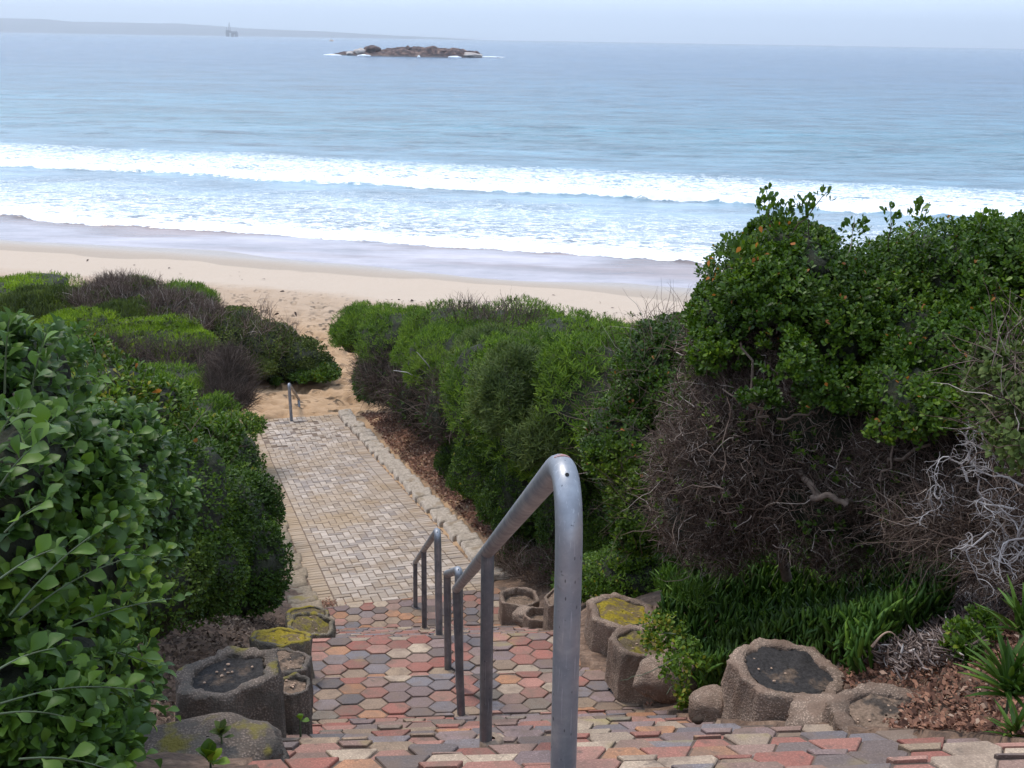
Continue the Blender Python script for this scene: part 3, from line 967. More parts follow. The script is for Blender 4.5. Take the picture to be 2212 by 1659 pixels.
planter('largest dark concrete planter block on the left, filled with black crusted soil', 492, 1452, 4.55, 222, .36, 'fill_dark', 'concrete_dark', rot=.25, seed=1, tiltx=.10, tilty=.02, wall=.30, aspect=.72)
planter('narrow grey planter block wedged between the largest left block and the hexagon steps', 632, 1478, 4.95, 74, .42, 'fill_soil', 'concrete_dark', rot=.1, seed=2, wall=.25, aspect=1.3)
planter('grey planter block with sandy rim just behind the largest block on the left', 604, 1425, 6.15, 128, .36, 'fill_soil', 'concrete_dark', rot=.0, seed=3, tiltx=-.08, tilty=-.05, aspect=.75)
planter('planter block topped with yellow moss on the left edge of the steps', 606, 1374, 7.0, 132, .34, 'fill_moss', 'concrete_moss', rot=.2, seed=4, tiltx=-.05, tilty=-.25, aspect=.8)
planter('low mossy planter block behind the yellow one, curving towards the steps', 672, 1347, 8.0, 100, .26, 'fill_olive', 'concrete_moss', rot=.0, seed=5, tiltx=-.15, aspect=.8)
planter('farthest left planter block, olive with lichen, at the foot of the mossy edging', 664, 1326, 9.6, 92, .28, 'fill_olive', 'concrete_moss', rot=.1, seed=6, tilty=-.12, aspect=.9)
planter('farthest right planter block, empty sandy ring beside the lower steps', 1122, 1288, 11.3, 84, .30, 'fill_soil', 'concrete_pink', rot=.1, seed=7, fillz=.08, aspect=.9)
planter('small sandy planter block tucked in front of the tall upright one', 1163, 1326, 9.6, 62, .26, 'fill_soil', 'concrete_pink', rot=.4, seed=8, fillz=.08)
planter('tall upright pinkish concrete block leaning behind the thick front post', 1209, 1283, 8.9, 62, .56, 'fill_soil', 'concrete_pink', rot=.2, seed=9, tiltx=.5, tilty=.1, aspect=1.1)
planter('pinkish planter block with bright yellow moss inside, right of the thick front post', 1345, 1320, 7.7, 148, .36, 'fill_moss', 'concrete_pink', rot=.1, seed=10, tiltx=-.10, wall=.26, aspect=.95)
planter('pinkish planter block with creeper growing over it, in front of the yellow mossed one', 1388, 1385, 6.75, 134, .36, 'fill_olive', 'concrete_pink', rot=.3, seed=11, wall=.25, tiltx=-.08)
planter('largest sandy aggregate planter block on the right with a dark wet patch inside', 1702, 1445, 5.0, 236, .42, 'fill_dark', 'concrete_pink', rot=.35, seed=12, tiltx=-.06, wall=.24, aspect=.88)
planter('broken low aggregate block sunk in soil at the lower right of the steps', 1915, 1540, 4.25, 235, .20, 'fill_soil', 'concrete_pink', rot=.1, seed=13, tiltx=.04, tilty=.05, wall=.35, aspect=.8, fillz=.015)
rock('worn aggregate slab sloping between the largest right block and the broken low one', P(1795, 1562, 4.5), (.19, .17, .13), 'concrete_pink', 14, .3, name='concrete_stump', cat='concrete stump')
rock('rough sandy concrete stump at the left foot of the largest right planter block', P(1540, 1530, 5.2), (.13, .12, .14), 'concrete_pink', 3, .2, cat='concrete stump', name='concrete_stump')
rock('crumbling pink concrete lump under the creeper beside the hexagon landing', P(1440, 1460, 6.0), (.19, .17, .15), 'concrete_pink', 5, .35, name='concrete_stump', cat='concrete stump')
rock('small lichen covered lump below the empty sandy ring at the lower steps', P(1135, 1330, 9.9), (.12, .12, .10), 'concrete_pink', 8, .3, name='concrete_stump', cat='concrete stump')
rock('broad half buried stone at the lower left corner below the largest planter block', P(452, 1640, 3.55), (.30, .22, .13), 'concrete_dark', 9, .3, cat='stone', name='half_buried_stone')
rock('smooth orange pebble lying in the leaf litter at the lower right', P(1997, 1584, 3.95), (.026, .019, .015), 'stone_pebble', 2, .12, name='pebble', cat='pebble', nu=20, nv=12)
rock('small brown pebble lying on a red paver near the right hand stump', P(1507, 1556, 4.9) + np.array([0, 0, .0]), (.028, .024, .02), 'litter_dark', 6, .2, name='pebble', cat='pebble', nu=20, nv=12)

# ------------------------------------------------------------------ edging stones along the path
def edging():
    rs = random.Random(5)
    def stone_mesh(seed, w, l, h):
        # rounded cap stone, slightly dished, with a square face to the path
        nx, ny = 14, 8
        xs = np.linspace(-w/2, w/2, nx); ys = np.linspace(-l/2, l/2, ny)
        X, Y = np.meshgrid(xs, ys)
        e = (np.abs(X)/(w/2))**8; f = (np.abs(Y)/(l/2))**6
        top = h - .022*(e+f) - .022*np.cos(X/w*math.pi)*(1) + (fbm(np.stack([X.ravel()*9, Y.ravel()*9, 0*X.ravel()+seed], 1), 3, seed).reshape(X.shape)-.5)*.03
        Yb = Y + .03*np.sin((X/w+.5)*math.pi)*1.0 + .012*np.sin(X*30+seed)
        V = np.stack([X, Yb, top], -1).reshape(-1, 3)
        bot = np.stack([X*1.01, Yb*1.0, 0*X-.12], -1).reshape(-1, 3)
        idx = np.arange(nx*ny).reshape(ny, nx)
        q = np.stack([idx[:-1, :-1], idx[:-1, 1:], idx[1:, 1:], idx[1:, :-1]], -1).reshape(-1, 4)
        ringi = np.concatenate([idx[0, :], idx[1:, -1], idx[-1, -2::-1], idx[-2:0:-1, 0]])
        n = len(ringi); off = nx*ny
        sq = np.array([[ringi[(k+1) % n], ringi[k], off+ringi[k], off+ringi[(k+1) % n]] for k in range(n)])
        return mesh_np('edging_stone', np.concatenate([V, bot]), quads=np.concatenate([q, sq]), smooth=False)
    for side in (1, -1):
        protos = []
        for k in range(5):
            o = link('edging_stone', stone_mesh(k+(10 if side > 0 else 30), (.30 if side > 0 else .36), .215 if side > 0 else .33, .11 if side > 0 else .07), M['edge' if side > 0 else 'edge_moss'])
            protos.append(o)
        b, i = (.45 if side > 0 else .1), 0
        while b < 14.0:
            o = protos[i] if i < 5 else protos[rs.randrange(5)].copy()
            if i >= 5: C.objects.link(o)
            a = side*(PW + .17 + rs.uniform(-.03, .04))
            x, y = PATH_TO(a, b)
            o.location = (x, y, EYE - PATH_Z(min(b, 13.9)) + rs.uniform(-.02, .02) + (.0 if side > 0 else .0))
            o.rotation_euler = (rs.uniform(-.05, .07)+.05, (-.05*side + rs.uniform(-.04, .04)), _a + rs.uniform(-.06, .06) + (math.pi if side < 0 else 0))
            if side > 0: tag(o, 'pale scalloped edging stone in the row along the right of the brick path', 'edging stone', 'pale edging stones right of the path')
            else: tag(o, 'brownish mossy edging stone in the row along the left of the brick path', 'edging stone', 'mossy edging stones left of the path')
            b += (.285 if side > 0 else .37) + rs.uniform(-.01, .015); i += 1
edging()

# ------------------------------------------------------------------ foliage tools
def tmpl(kind):
    """leaf templates: x across, y along (0..1), z up; returns verts, quads"""
    if kind == 'broad':
        rows = [(0, .015, 0), (.20, .06, .01), (.38, .19, .04), (.58, .32, .04), (.76, .33, .0), (.90, .20, -.05), (1.0, .04, -.10)]
        V, Q = [], []
        for (t, w_, z) in rows:
            V += [(-w_, t, z + w_*.28), (0, t, z), (w_, t, z + w_*.28)]
        for i in range(len(rows)-1):
            a = i*3
            Q += [(a, a+1, a+4, a+3), (a+1, a+2, a+5, a+4)]
        return np.array(V, float), np.array(Q)
    if kind == 'oval':
        V = [(0, 0, 0), (.2, .42, .05), (.24, .75, .05), (0, 1, -.03), (-.24, .75, .05), (-.2, .42, .05), (0, .6, 0)]
        return np.array(V, float), np.array([(0, 1, 2, 6), (6, 2, 3, 4), (6, 4, 5, 0)])
    if kind == 'small':
        V = [(0, 0, 0), (.27, .6, .06), (0, 1, 0), (-.27, .6, .06)]
        return np.array(V, float), np.array([(0, 1, 2, 3)])
    if kind == 'needle':
        V = [(-.03, 0, 0), (.03, 0, 0), (.055, .6, .03), (0, 1, -.03), (-.055, .6, .03)]
        return np.array(V[:], float), np.array([(0, 1, 2, 4), (4, 2, 3, 3)])
    if kind == 'finger':     # plump three-sided succulent finger
        V, Q = [], []
        rows = [(0, .06, 0), (.35, .11, .0), (.75, .095, .05), (1.0, .03, .12)]
        for (t, r, z) in rows:
            V += [(-r, t, z+r*.6), (r, t, z+r*.6), (0, t, z-r*.9)]
        for i in range(3):
            a = i*3
            for s in range(3):
                Q.append((a+s, a+(s+1) % 3, a+3+(s+1) % 3, a+3+s))
        return np.array(V, float), np.array(Q)
    if kind == 'strap':
        V, Q = [], []
        rows = [(0, .05, 0), (.25, .065, .04), (.5, .06, .05), (.75, .042, .03), (1, .006, -.02)]
        for (t, r, z) in rows:
            V += [(-r, t, z+r*.5), (0, t, z-r*.3), (r, t, z+r*.5)]
        for i in range(4):
            a = i*3
            Q += [(a, a+1, a+4, a+3), (a+1, a+2, a+5, a+4)]
        return np.array(V, float), np.array(Q)
TM = {k: tmpl(k) for k in ('broad', 'oval', 'small', 'finger', 'strap')}
_v = np.array([(-.045, 0, 0), (.045, 0, 0), (.03, 1, -.05), (-.03, 1, -.05)], float)
TM['needle'] = (_v, np.array([(0, 1, 2, 3)]))

def leaves(pos, axis, nrm, size, kind, rs, width=1.0, rnd=None):
    """orient a template at every position; axis = leaf direction, nrm = face normal"""
    T, Q = TM[kind]
    y = norm(axis)
    z = nrm - y*np.sum(nrm*y, 1, keepdims=True)
    z = norm(z + 1e-5*rs.rand(*z.shape)); x = np.cross(y, z)
    n = len(pos); k = len(T)
    s = np.asarray(size).reshape(-1, 1, 1)*np.ones((n, 1, 1))
    V = pos[:, None, :] + s*(T[None, :, 0:1]*width*x[:, None, :] + T[None, :, 1:2]*y[:, None, :] + T[None, :, 2:3]*z[:, None, :])
    QQ = (Q[None] + (np.arange(n)*k)[:, None, None]).reshape(-1, 4)
    r = rs.rand(n) if rnd is None else rnd
    return V.reshape(-1, 3), QQ, np.repeat(r, len(Q))

def lobe(px, py, D, wpx, hpx, dm):
    """ellipsoid seen at (px,py), wpx by hpx pixels large at D metres ahead, dm metres deep"""
    c = P(px, py, D); k = depth(c)/F
    return np.concatenate([c, [wpx/2*k, dm/2, hpx/2*k]])

def grow(lobes, k=7, f=(.28, .5), seed=5):
    """smaller bulges budding from the lobes, so that the outline is uneven"""
    L = np.array(lobes); rs = R_(seed); out = [L]
    for l_ in L:
        d = norm(rs.randn(k, 3) + np.array([0, -.35, .3]))
        s_ = rs.uniform(f[0], f[1], (k, 1))
        c = l_[:3] + d*l_[3:]*(1.0 - s_*.85)
        out.append(np.column_stack([c, l_[3:]*s_*rs.uniform(.8, 1.25, (k, 3))]))
    return np.concatenate(out)

def sample(lobes, n, rs, shell=.22, amp=.18, freq=2.0, back=.25, gap=.0, low=-.6, bud=7):
    """points on and just inside the skin of a union of ellipsoids"""
    L = grow(lobes, bud) if bud else np.array(lobes)
    ar = (L[:, 3]*L[:, 4]*L[:, 5])**(2/3.)
    ar[len(lobes):] *= 1.3
    pick_ = rs.choice(len(L), int(n*2.6), p=ar/ar.sum())
    d = norm(rs.randn(len(pick_), 3))
    rr = 1 - shell*rs.rand(len(pick_))**1.4
    c, r = L[pick_, :3], L[pick_, 3:]
    nr = norm(d/r)
    nz = fbm((c + d*r)*freq, 3, 61) - .5
    k = rr*(1 + 2*amp*nz)
    p = c + d*r*k[:, None]
    keep = (nr[:, 1] < .35) | (rs.rand(len(p)) < back)
    keep &= nr[:, 2] > low
    for i in range(len(lobes)):
        q = (p - L[i, :3])/L[i, 3:]
        m = (np.sum(q*q, 1) < .60) & (pick_ != i)
        keep &= ~m
    if gap > 0:
        keep &= fbm(p*freq*1.7 + 9, 2, 71) > gap
    gzz = G(p[:, 0], p[:, 1])
    keep &= p[:, 2] > gzz - .02
    # nothing may grow over the walkway
    dl = p[:, 0] - edge_l(p[:, 1]); dr = edge_r(p[:, 1]) - p[:, 0]
    keep &= ~((dl > .12) & (dr > .12) & (p[:, 1] < 26) & (p[:, 2] < gzz + 1.9))
    p, nr = p[keep][:n], nr[keep][:n]
    return p, nr

def core_mesh(lobes, root, scale=.74, m='core', name='shade_core'):  # solid dark lumps added behind the leaves as the bush's shaded, opaque inside
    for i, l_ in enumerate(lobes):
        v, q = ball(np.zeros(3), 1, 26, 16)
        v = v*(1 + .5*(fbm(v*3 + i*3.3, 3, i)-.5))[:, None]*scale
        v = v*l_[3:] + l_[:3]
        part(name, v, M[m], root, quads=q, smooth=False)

def foliage(root, lobes, n, size, kind, m, seed, spread=.9, up=.5, name='foliage', width=1.0, sv=.35, clus=1, cl=.0, **kw):
    rs = R_(seed)
    p, nr = sample(lobes, n//clus, rs, **kw)
    if clus > 1:
        ax0 = norm(nr*.8 + np.array([0, 0, up]) + (rs.rand(*p.shape)-.5)*.9)
        k = clus
        p = np.repeat(p, k, 0); nr = np.repeat(nr, k, 0); ax0 = np.repeat(ax0, k, 0)
        j = np.tile(np.arange(k), len(p)//k)
        phi = j*2.4 + np.repeat(rs.rand(len(p)//k)*6.28, k)
        e1 = norm(np.cross(ax0, np.array([.3, .5, .8]))); e2 = np.cross(ax0, e1)
        tt = 1 - j/(k-.0)
        rad_ = np.cos(phi)[:, None]*e1 + np.sin(phi)[:, None]*e2
        al = (.35 + .85*tt)[:, None]
        axis = norm(ax0*np.cos(al) + rad_*np.sin(al) + (rs.rand(*p.shape)-.5)*.35)
        s0 = size*(1 - sv/2 + sv*rs.rand(len(p)))*(.65 + .45*np.sin(tt*2.4))
        p = p - ax0*(tt*cl*size)[:, None]
        nrm = norm(ax0 - axis*.3 + (rs.rand(*p.shape)-.5)*.3)
    else:
        axis = norm(nr*.6 + np.array([0, 0, up]) + (rs.rand(*p.shape)-.5)*2*spread)
        nrm = norm(nr + np.array([0, -.2, .6]) + (rs.rand(*p.shape)-.5)*1.2)
        s0 = size*(1 - sv + 2*sv*rs.rand(len(p)))
    rnd = np.clip(rs.rand(len(p))*.75 + (fbm(p*2.2, 3, seed % 17)-.5)*.9 + .12, 0, 1)
    rare = rs.rand(len(p)) > .994
    rnd[rare] = 1.0
    rnd[~rare] = np.minimum(rnd[~rare], .97)
    V, Q, r = leaves(p, axis, nrm, s0, kind, rs, width, rnd)
    return part(name, V, M[m], root, quads=Q, attr={'rnd': ('FACE', r)})

def twigs(root, lobes, n, length, radius, m, seed, seg=4, wiggle=.5, out=.6, up=.2, name='dry_twigs', shell=.5, **kw):
    rs = R_(seed)
    p, nr = sample(lobes, n, rs, shell=shell, **kw)
    d = norm(nr*out + np.array([0, 0, up]) + (rs.rand(*p.shape)-.5)*2)
    L_ = length*(.5 + rs.rand(len(p)))
    V, Q, r, _ = twig_arrays(p, d, L_, radius*(.6+.8*rs.rand(len(p))), rs, seg, wiggle)
    return part(name, V, M[m], root, quads=Q, attr={'rnd': ('FACE', r)})

def limbs(root, segs, m, seed, sides=7, name='branch', wig=.06):
    """segs: (start, end, r0, r1): crooked tapered limbs"""
    rs = R_(seed)
    for (a, b, r0, r1) in segs:
        a, b = np.array(a, float), np.array(b, float)
        k = 9; t = np.linspace(0, 1, k)[:, None]
        L_ = np.linalg.norm(b-a)
        off = np.cumsum(rs.randn(k, 3), 0)*wig*L_*.45; off -= off[0]; off -= t*off[-1]
        V, Q = tube_arrays([a + (b-a)*t + off], [r0 + (r1-r0)*t[:, 0]], sides)
        part(name, V, M[m], root, quads=Q, smooth=True, attr={'rnd': ('FACE', np.full(8*sides, rs.rand()))})

def globe(px, ytop, ybot, wpx, dm, fwd=.35, over=1.0):
    """ellipsoid standing on the ground: its foot seen at ybot, its crest at ytop"""
    g = pg(px, ybot); D = g[1] + dm*fwd
    return lobe(px, (ytop+ybot)/2 , D, wpx, (ybot-ytop)*over, dm)

def pg(px, py, dh=0.0):
    """ground point seen at a pixel"""
    d = ray(px, py)
    t = np.linspace(1.5, 60, 6000); q = d[None]*t[:, None]
    below = EYE + q[:, 2] < G(q[:, 0], q[:, 1]) + dh
    i = int(np.argmax(below)); return q[i, :2]

def bush(name, label, cat, lobes, group=None):
    L = np.array(lobes)
    x, y = L[:, 0].mean(), L[:, 1].mean()
    return thing(name, label, cat, (x, y, float(G(x, y))), group)

# ---- left side, near: broad-leaved shrub at the picture's edge
lb = [lobe(30, 860, 3.6, 250, 330, 1.2), lobe(30, 1130, 3.2, 420, 430, 1.1), lobe(210, 1040, 4.4, 290, 300, 1.2), lobe(180, 1250, 3.6, 300, 380, 1.0),
      lobe(60, 1520, 2.9, 440, 460, .9), lobe(230, 1490, 3.3, 190, 260, .7), lobe(120, 1660, 2.7, 330, 160, .6), lobe(-120, 1050, 3.3, 330, 800, 1.4), lobe(40, 1010, 3.1, 260, 260, .8), lobe(320, 1130, 5.0, 170, 260, 1.0)]
b = bush('broad_leaf_shrub', 'tall shrub of large rounded green leaves filling the left edge nearest the camera', 'shrub', lb)
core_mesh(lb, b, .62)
foliage(b, lb, 17000, .056, 'broad', 'leaf_big', 1, width=.88, sv=.6, clus=7, cl=.9, up=.7, shell=.30, amp=.2, back=.15, low=-.9)
def shoots(root, specs, m_leaf, size, seed, stem_r=.0024):
    """individual leafy shoots that reach out of the bush: (start pixel, end pixel, depth0, depth1)"""
    rs = R_(seed)
    for (a, b_, d0, d1) in specs:
        paths, radii = [], []; PV, AX, NR, SZ = [], [], [], []
        A, B = P(*a, d0), P(*b_, d1)
        t = np.linspace(0, 1, 9)[:, None]
        L_ = np.linalg.norm(B-A)
        path = A + (B-A)*t + np.array([0, 0, 1])*np.sin(t*math.pi)*L_*.07
        paths.append(path); radii.append(stem_r*(1.25 - .7*t[:, 0]))
        ax = norm(B-A)
        e1 = norm(np.cross(ax, [0, .2, 1.])); e2 = np.cross(ax, e1)
        nl = max(6, int(L_/size*1.7))
        for j in range(nl):
            f = .25 + .75*(j/(nl-1))
            q = path[0]*(1-f) + path[-1]*f + np.array([0, 0, 1])*math.sin(f*math.pi)*L_*.07
            ph = j*2.4 + rs.rand()*.5
            al = 1.15 - .75*f
            PV.append(q); AX.append(ax*math.cos(al) + (math.cos(ph)*e1+math.sin(ph)*e2)*math.sin(al) + [0, 0, .12])
            NR.append(np.array([0, -.25, 1.]) + rs.randn(3)*.25); SZ.append(size*rs.uniform(.65, 1.1)*(1-.3*max(0, f-.85)/.15))
        V, Q = tube_arrays(paths, radii, 6)
        st = part('shoot', V, M['stem'], root, quads=Q, smooth=True)
        V, Q, r = leaves(np.array(PV), np.array(AX), np.array(NR), np.array(SZ), 'broad', rs, .92, rnd=np.clip(.35+.5*rs.rand(len(PV)), 0, .97))
        o = part('leaves', V, M[m_leaf], root, quads=Q, attr={'rnd': ('FACE', r)})
        o.parent = st
shoots(b, [((40, 1340), (262, 1210), 2.8, 2.9), ((60, 1400), (395, 1290), 2.9, 3.1), ((20, 1330), (240, 1130), 2.7, 2.9), ((0, 1520), (295, 1490), 2.5, 2.75), ((-20, 1545), (180, 1560), 2.4, 2.6),
           ((60, 1480), (375, 1545), 2.9, 3.2), ((120, 1400), (340, 1440), 3.0, 3.2), ((0, 1600), (330, 1640), 2.6, 2.9),
           ((60, 900), (100, 720), 3.1, 3.0), ((10, 850), (20, 690), 2.9, 2.8), ((100, 950), (210, 850), 3.3, 3.3), ((60, 1000), (120, 900), 2.8, 2.7),
           ((0, 1050), (80, 960), 2.6, 2.6), ((10, 1150), (110, 1080), 2.5, 2.5), ((150, 1050), (250, 1000), 3.4, 3.4), ((-10, 960), (40, 880), 2.4, 2.4),
           ((0, 1250), (140, 1180), 2.5, 2.6), ((110, 1230), (330, 1200), 3.1, 3.2), ((-10, 1450), (120, 1400), 2.3, 2.4), ((40, 1640), (230, 1660), 2.3, 2.4)],
       'leaf_big', .070, 3)
limbs(b, [(P(-100, 1700, 3.2), P(60, 1250, 3.2), .022, .01), (P(-60, 1500, 3.2), P(200, 1150, 3.6), .014, .006), (P(-100, 1400, 3.0), P(30, 850, 3.3), .016, .006)], 'bark', 4)

# ---- left hedge of glossy lighter leaves just behind
lb = [lobe(300, 905, 8.6, 220, 150, 1.6), lobe(410, 985, 9.2, 190, 160, 1.6), lobe(330, 1050, 7.2, 300, 240, 1.4), lobe(160, 790, 10.0, 180, 100, 1.6), lobe(200, 870, 7.6, 220, 160, 1.6)]
b = bush('glossy_leaf_shrub', 'bright glossy small-leaved shrub behind the large-leaved one, with rusty tips', 'shrub', lb)
core_mesh(lb, b, .74)
foliage(b, lb, 22000, .055, 'oval', 'leaf_mid', 11, clus=6, cl=.8, up=.8, shell=.3, amp=.22, freq=2.5)
foliage(b, lb, 60, .06, 'oval', 'leaf_red', 12, up=.8, shell=.02, name='rusty_tips', back=0)
tag(twigs(b, lb, 160, .22, .003, 'twig', 13, up=1.0, out=.4, shell=.1, name='bare_shoots', back=0), kind='stuff')

# ---- left hedge, dark and dense
lb = [lobe(390, 1090, 6.8, 240, 300, 1.3), lobe(330, 1250, 6.2, 250, 260, 1.2), lobe(430, 1240, 7.4, 200, 220, 1.1)]
b = bush('dark_hedge_shrub', 'very dark shaded shrub of tiny leaves between the large-leaved shrub and the path', 'shrub', lb)
core_mesh(lb, b, .8)
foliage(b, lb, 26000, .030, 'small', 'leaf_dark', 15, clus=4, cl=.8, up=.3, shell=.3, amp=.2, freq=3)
lb = [lobe(490, 1020, 13.2, 160, 200, 1.6), lobe(518, 1120, 11.4, 170, 215, 1.5), lobe(545, 1230, 10.4, 165, 215, 1.4), lobe(460, 965, 14.5, 150, 110, 1.6), lobe(470, 1130, 10.0, 190, 250, 1.4)]
b = bush('path_hedge_shrub', 'clipped-looking dark green hedge bulging over the left edging of the brick path', 'shrub', lb)
core_mesh(lb, b, .8)
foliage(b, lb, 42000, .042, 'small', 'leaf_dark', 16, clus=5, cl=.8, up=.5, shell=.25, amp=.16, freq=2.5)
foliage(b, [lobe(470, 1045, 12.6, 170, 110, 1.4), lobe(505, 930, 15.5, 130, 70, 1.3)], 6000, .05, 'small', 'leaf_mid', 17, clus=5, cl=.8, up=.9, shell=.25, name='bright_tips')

# ---- left dune mounds farther off
def mound(name, label, lobes, n, size, kind, m, seed, cat='shrub', core=.8, **kw):
    b = bush(name, label, cat, lobes)
    if core: core_mesh(lobes, b, core)
    foliage(b, lobes, n, size, kind, m, seed, **kw)
    return b
lb = [lobe(340, 836, 22, 240, 64, 3.0), lobe(430, 866, 20, 180, 100, 2.4), lobe(310, 870, 19, 160, 90, 2.4), lobe(450, 905, 18, 120, 80, 2.0)]
b = mound('dune_shrub', 'rounded mid-green feathery shrub left of the path end, grey at its right edge', lb, 36000, .085, 'needle', 'leaf_fine', 21, up=.8, clus=6, cl=.9, shell=.25, amp=.22, freq=1.6, width=2.0)
dl = [lobe(500, 835, 20.5, 90, 130, 2.0), lobe(485, 880, 19.5, 90, 70, 1.8)]
twigs(b, dl, 5200, .30, .0045, 'twig_dark', 22, up=.9, out=.5, name='dead_twigs', shell=.4, amp=.15, freq=1.5)
core_mesh(dl, b, .7, name='dead_twig_shade_core')
lb = [lobe(150, 712, 29, 190, 56, 4), lobe(300, 728, 28.5, 240, 50, 4), lobe(400, 750, 27.5, 120, 44, 3)]
b = mound('lime_dune_shrub', 'flat-topped bright lime green shrub with dark bare stems beneath, left dune', lb, 42000, .10, 'needle', 'leaf_lime', 23, up=.9, clus=6, cl=.9, shell=.25, amp=.24, freq=1.2, width=2.0)
foliage(b, lb, 2600, .12, 'small', 'leaf_olive', 124, up=.8, clus=3, shell=.04, freq=1.0, gap=.55, back=0, name='dull_patches')
dl = [lobe(240, 775, 27.0, 260, 50, 2), lobe(380, 785, 26.6, 200, 44, 2)]
twigs(b, dl, 4200, .45, .007, 'twig_dark', 24, up=.8, out=.3, name='bare_stems', shell=.4, low=-1, freq=1)
core_mesh(dl, b, .85, name='stem_shade_core')
lb = [lobe(60, 625, 36, 190, 46, 5), lobe(200, 640, 36, 150, 34, 4), lobe(-80, 640, 36, 200, 60, 5)]
mound('lime_dune_shrub', 'bright green low shrub at the far left edge in front of the beach', lb, 18000, .13, 'needle', 'leaf_lime', 25, up=1.0, clus=5, cl=.9, shell=.25, amp=.24, freq=1.1, width=1.8)
lb = [lobe(90, 668, 33, 230, 66, 4), lobe(250, 685, 31, 120, 36, 3)]
mound('olive_dune_shrub', 'dull olive low shrub under the far left bright one', lb, 12000, .15, 'needle', 'leaf_olive', 26, up=.8, spread=.8, shell=.22, width=1.8, freq=1)
lb = [lobe(255, 650, 34, 200, 78, 4), lobe(370, 675, 32.5, 130, 62, 3.4), lobe(440, 695, 31, 70, 40, 3)]
b = bush('withered_dune_shrub', 'purple-brown withered shrub of bare twigs in the middle of the left dune', 'shrub', lb)
core_mesh(lb, b, .85, m='core')
foliage(b, lb, 9000, .11, 'small', 'leaf_olive', 127, up=.6, clus=4, shell=.2, freq=1, gap=.42, name='dull_leaves')
twigs(b, lb, 7500, .34, .0075, 'twig', 27, up=1.1, out=.4, shell=.3, freq=1)
foliage(b, [lobe(300, 680, 32.4, 130, 50, 3.4), lobe(360, 690, 31.8, 120, 46, 3)], 3000, .13, 'small', 'leaf_olive', 28, up=.8, shell=.2, name='sparse_leaves', gap=.48)
lb = [lobe(290, 622, 37, 80, 40, 3), lobe(380, 640, 36, 120, 52, 3.5), lobe(430, 655, 35, 70, 44, 3)]
mound('tufted_dune_shrub', 'wispy green tufted shrub against the sand, right of the withered twigs', lb, 17000, .16, 'needle', 'leaf_fine', 29, up=1.4, clus=5, cl=1.2, shell=.3, amp=.3, freq=1.4, width=1.2)
lb = [lobe(460, 730, 31, 150, 100, 3), lobe(545, 745, 32, 180, 100, 3.2), lobe(630, 775, 32.2, 150, 100, 2.6), lobe(685, 797, 32.6, 90, 60, 2.0), lobe(530, 785, 31, 150, 70, 2.4), lobe(500, 695, 33, 110, 50, 3)]
b = mound('dark_dune_shrub', 'dark olive creeping shrub whose tip reaches the sand beside the small handrail', lb, 38000, .085, 'small', 'leaf_olive', 30, low=-1, up=.5, clus=3, cl=.8, shell=.22, amp=.2, freq=1.3)
twigs(b, lb[:2] + [lobe(560, 700, 31, 60, 60, 2)], 1000, .40, .006, 'twig', 31, up=1.4, out=.3, shell=.15, name='dead_spikes', freq=1.2)
for i, (lab, l_, n) in enumerate([('fresh green leafy clump at the sandy tip of the dark dune shrub', [lobe(702, 806, 31.6, 70, 34, 1.4), lobe(660, 806, 31.4, 70, 30, 1.4)], 4200),
                     ('small fresh green clump on the sand left of the dark shrub tip', [globe(570, 788, 822, 76, 1.0)], 1500),
                     ('tiny green plant growing from bare sand behind the small handrail', [globe(598, 812, 833, 26, .5)], 420)]):
    mound('beach_plant', lab, l_, n, .10, 'oval', 'leaf_mid', 33+i, cat='plant', core=.6, up=.7, clus=4, cl=.7, shell=.35, freq=2)

# ---- right of the path: long feathery hedge
lb = [lobe(778, 712, 27.5, 130, 105, 3), lobe(860, 725, 25.5, 190, 120, 3.4), lobe(980, 742, 23.5, 260, 165, 4), lobe(1110, 752, 22, 300, 170, 5), lobe(1240, 765, 20.5, 300, 160, 5), lobe(1360, 778, 18.5, 240, 140, 4),
      lobe(1060, 845, 16.5, 230, 240, 3.0), lobe(1170, 880, 14.4, 290, 300, 2.6), lobe(955, 775, 20.5, 180, 120, 3), lobe(1300, 860, 12.8, 320, 280, 2.6), lobe(1440, 765, 13.5, 160, 130, 2.6)]
b = bush('feathery_hedge', 'long feathery green hedge on the right of the path with dark bare stems below', 'hedge', lb)
core_mesh(lb, b, .78)
foliage(b, lb, 190000, .068, 'needle', 'leaf_fine', 41, up=.8, shell=.3, sv=.5, clus=7, cl=.9, amp=.24, freq=1.5, width=2.0, name='foliage', bud=12)
foliage(b, lb, 6000, .10, 'needle', 'leaf_fine', 141, up=1.3, clus=5, cl=1.6, shell=.02, amp=.3, freq=1.5, width=1.2, back=0, name='long_shoots', bud=12)
foliage(b, lb, 7000, .07, 'oval', 'leaf_olive', 142, up=.6, clus=5, cl=.8, shell=.04, amp=.2, freq=1.3, gap=.56, name='broad_leaf_patches', bud=10)
foliage(b, [lobe(1110, 850, 13.4, 190, 220, 1.4), lobe(1060, 760, 17.6, 170, 110, 1.8), lobe(1200, 940, 12.5, 200, 150, 1.4)], 26000, .075, 'needle', 'leaf_grey', 42, up=.8, clus=6, cl=.9, shell=.3, amp=.25, width=1.8, name='grey_green_sprays')
dl = [globe(832, 750, 865, 110, 1.8), globe(900, 770, 900, 150, 2.0), globe(960, 800, 940, 160, 2.2), globe(1015, 850, 980, 140, 2.0), globe(800, 760, 865, 70, 1.6), lobe(850, 815, 24.2, 150, 110, 2.2), lobe(915, 860, 21.5, 150, 130, 2.0), lobe(975, 885, 18.6, 130, 140, 1.8)]
core_mesh(dl, b, .8, name='stem_shade_core')
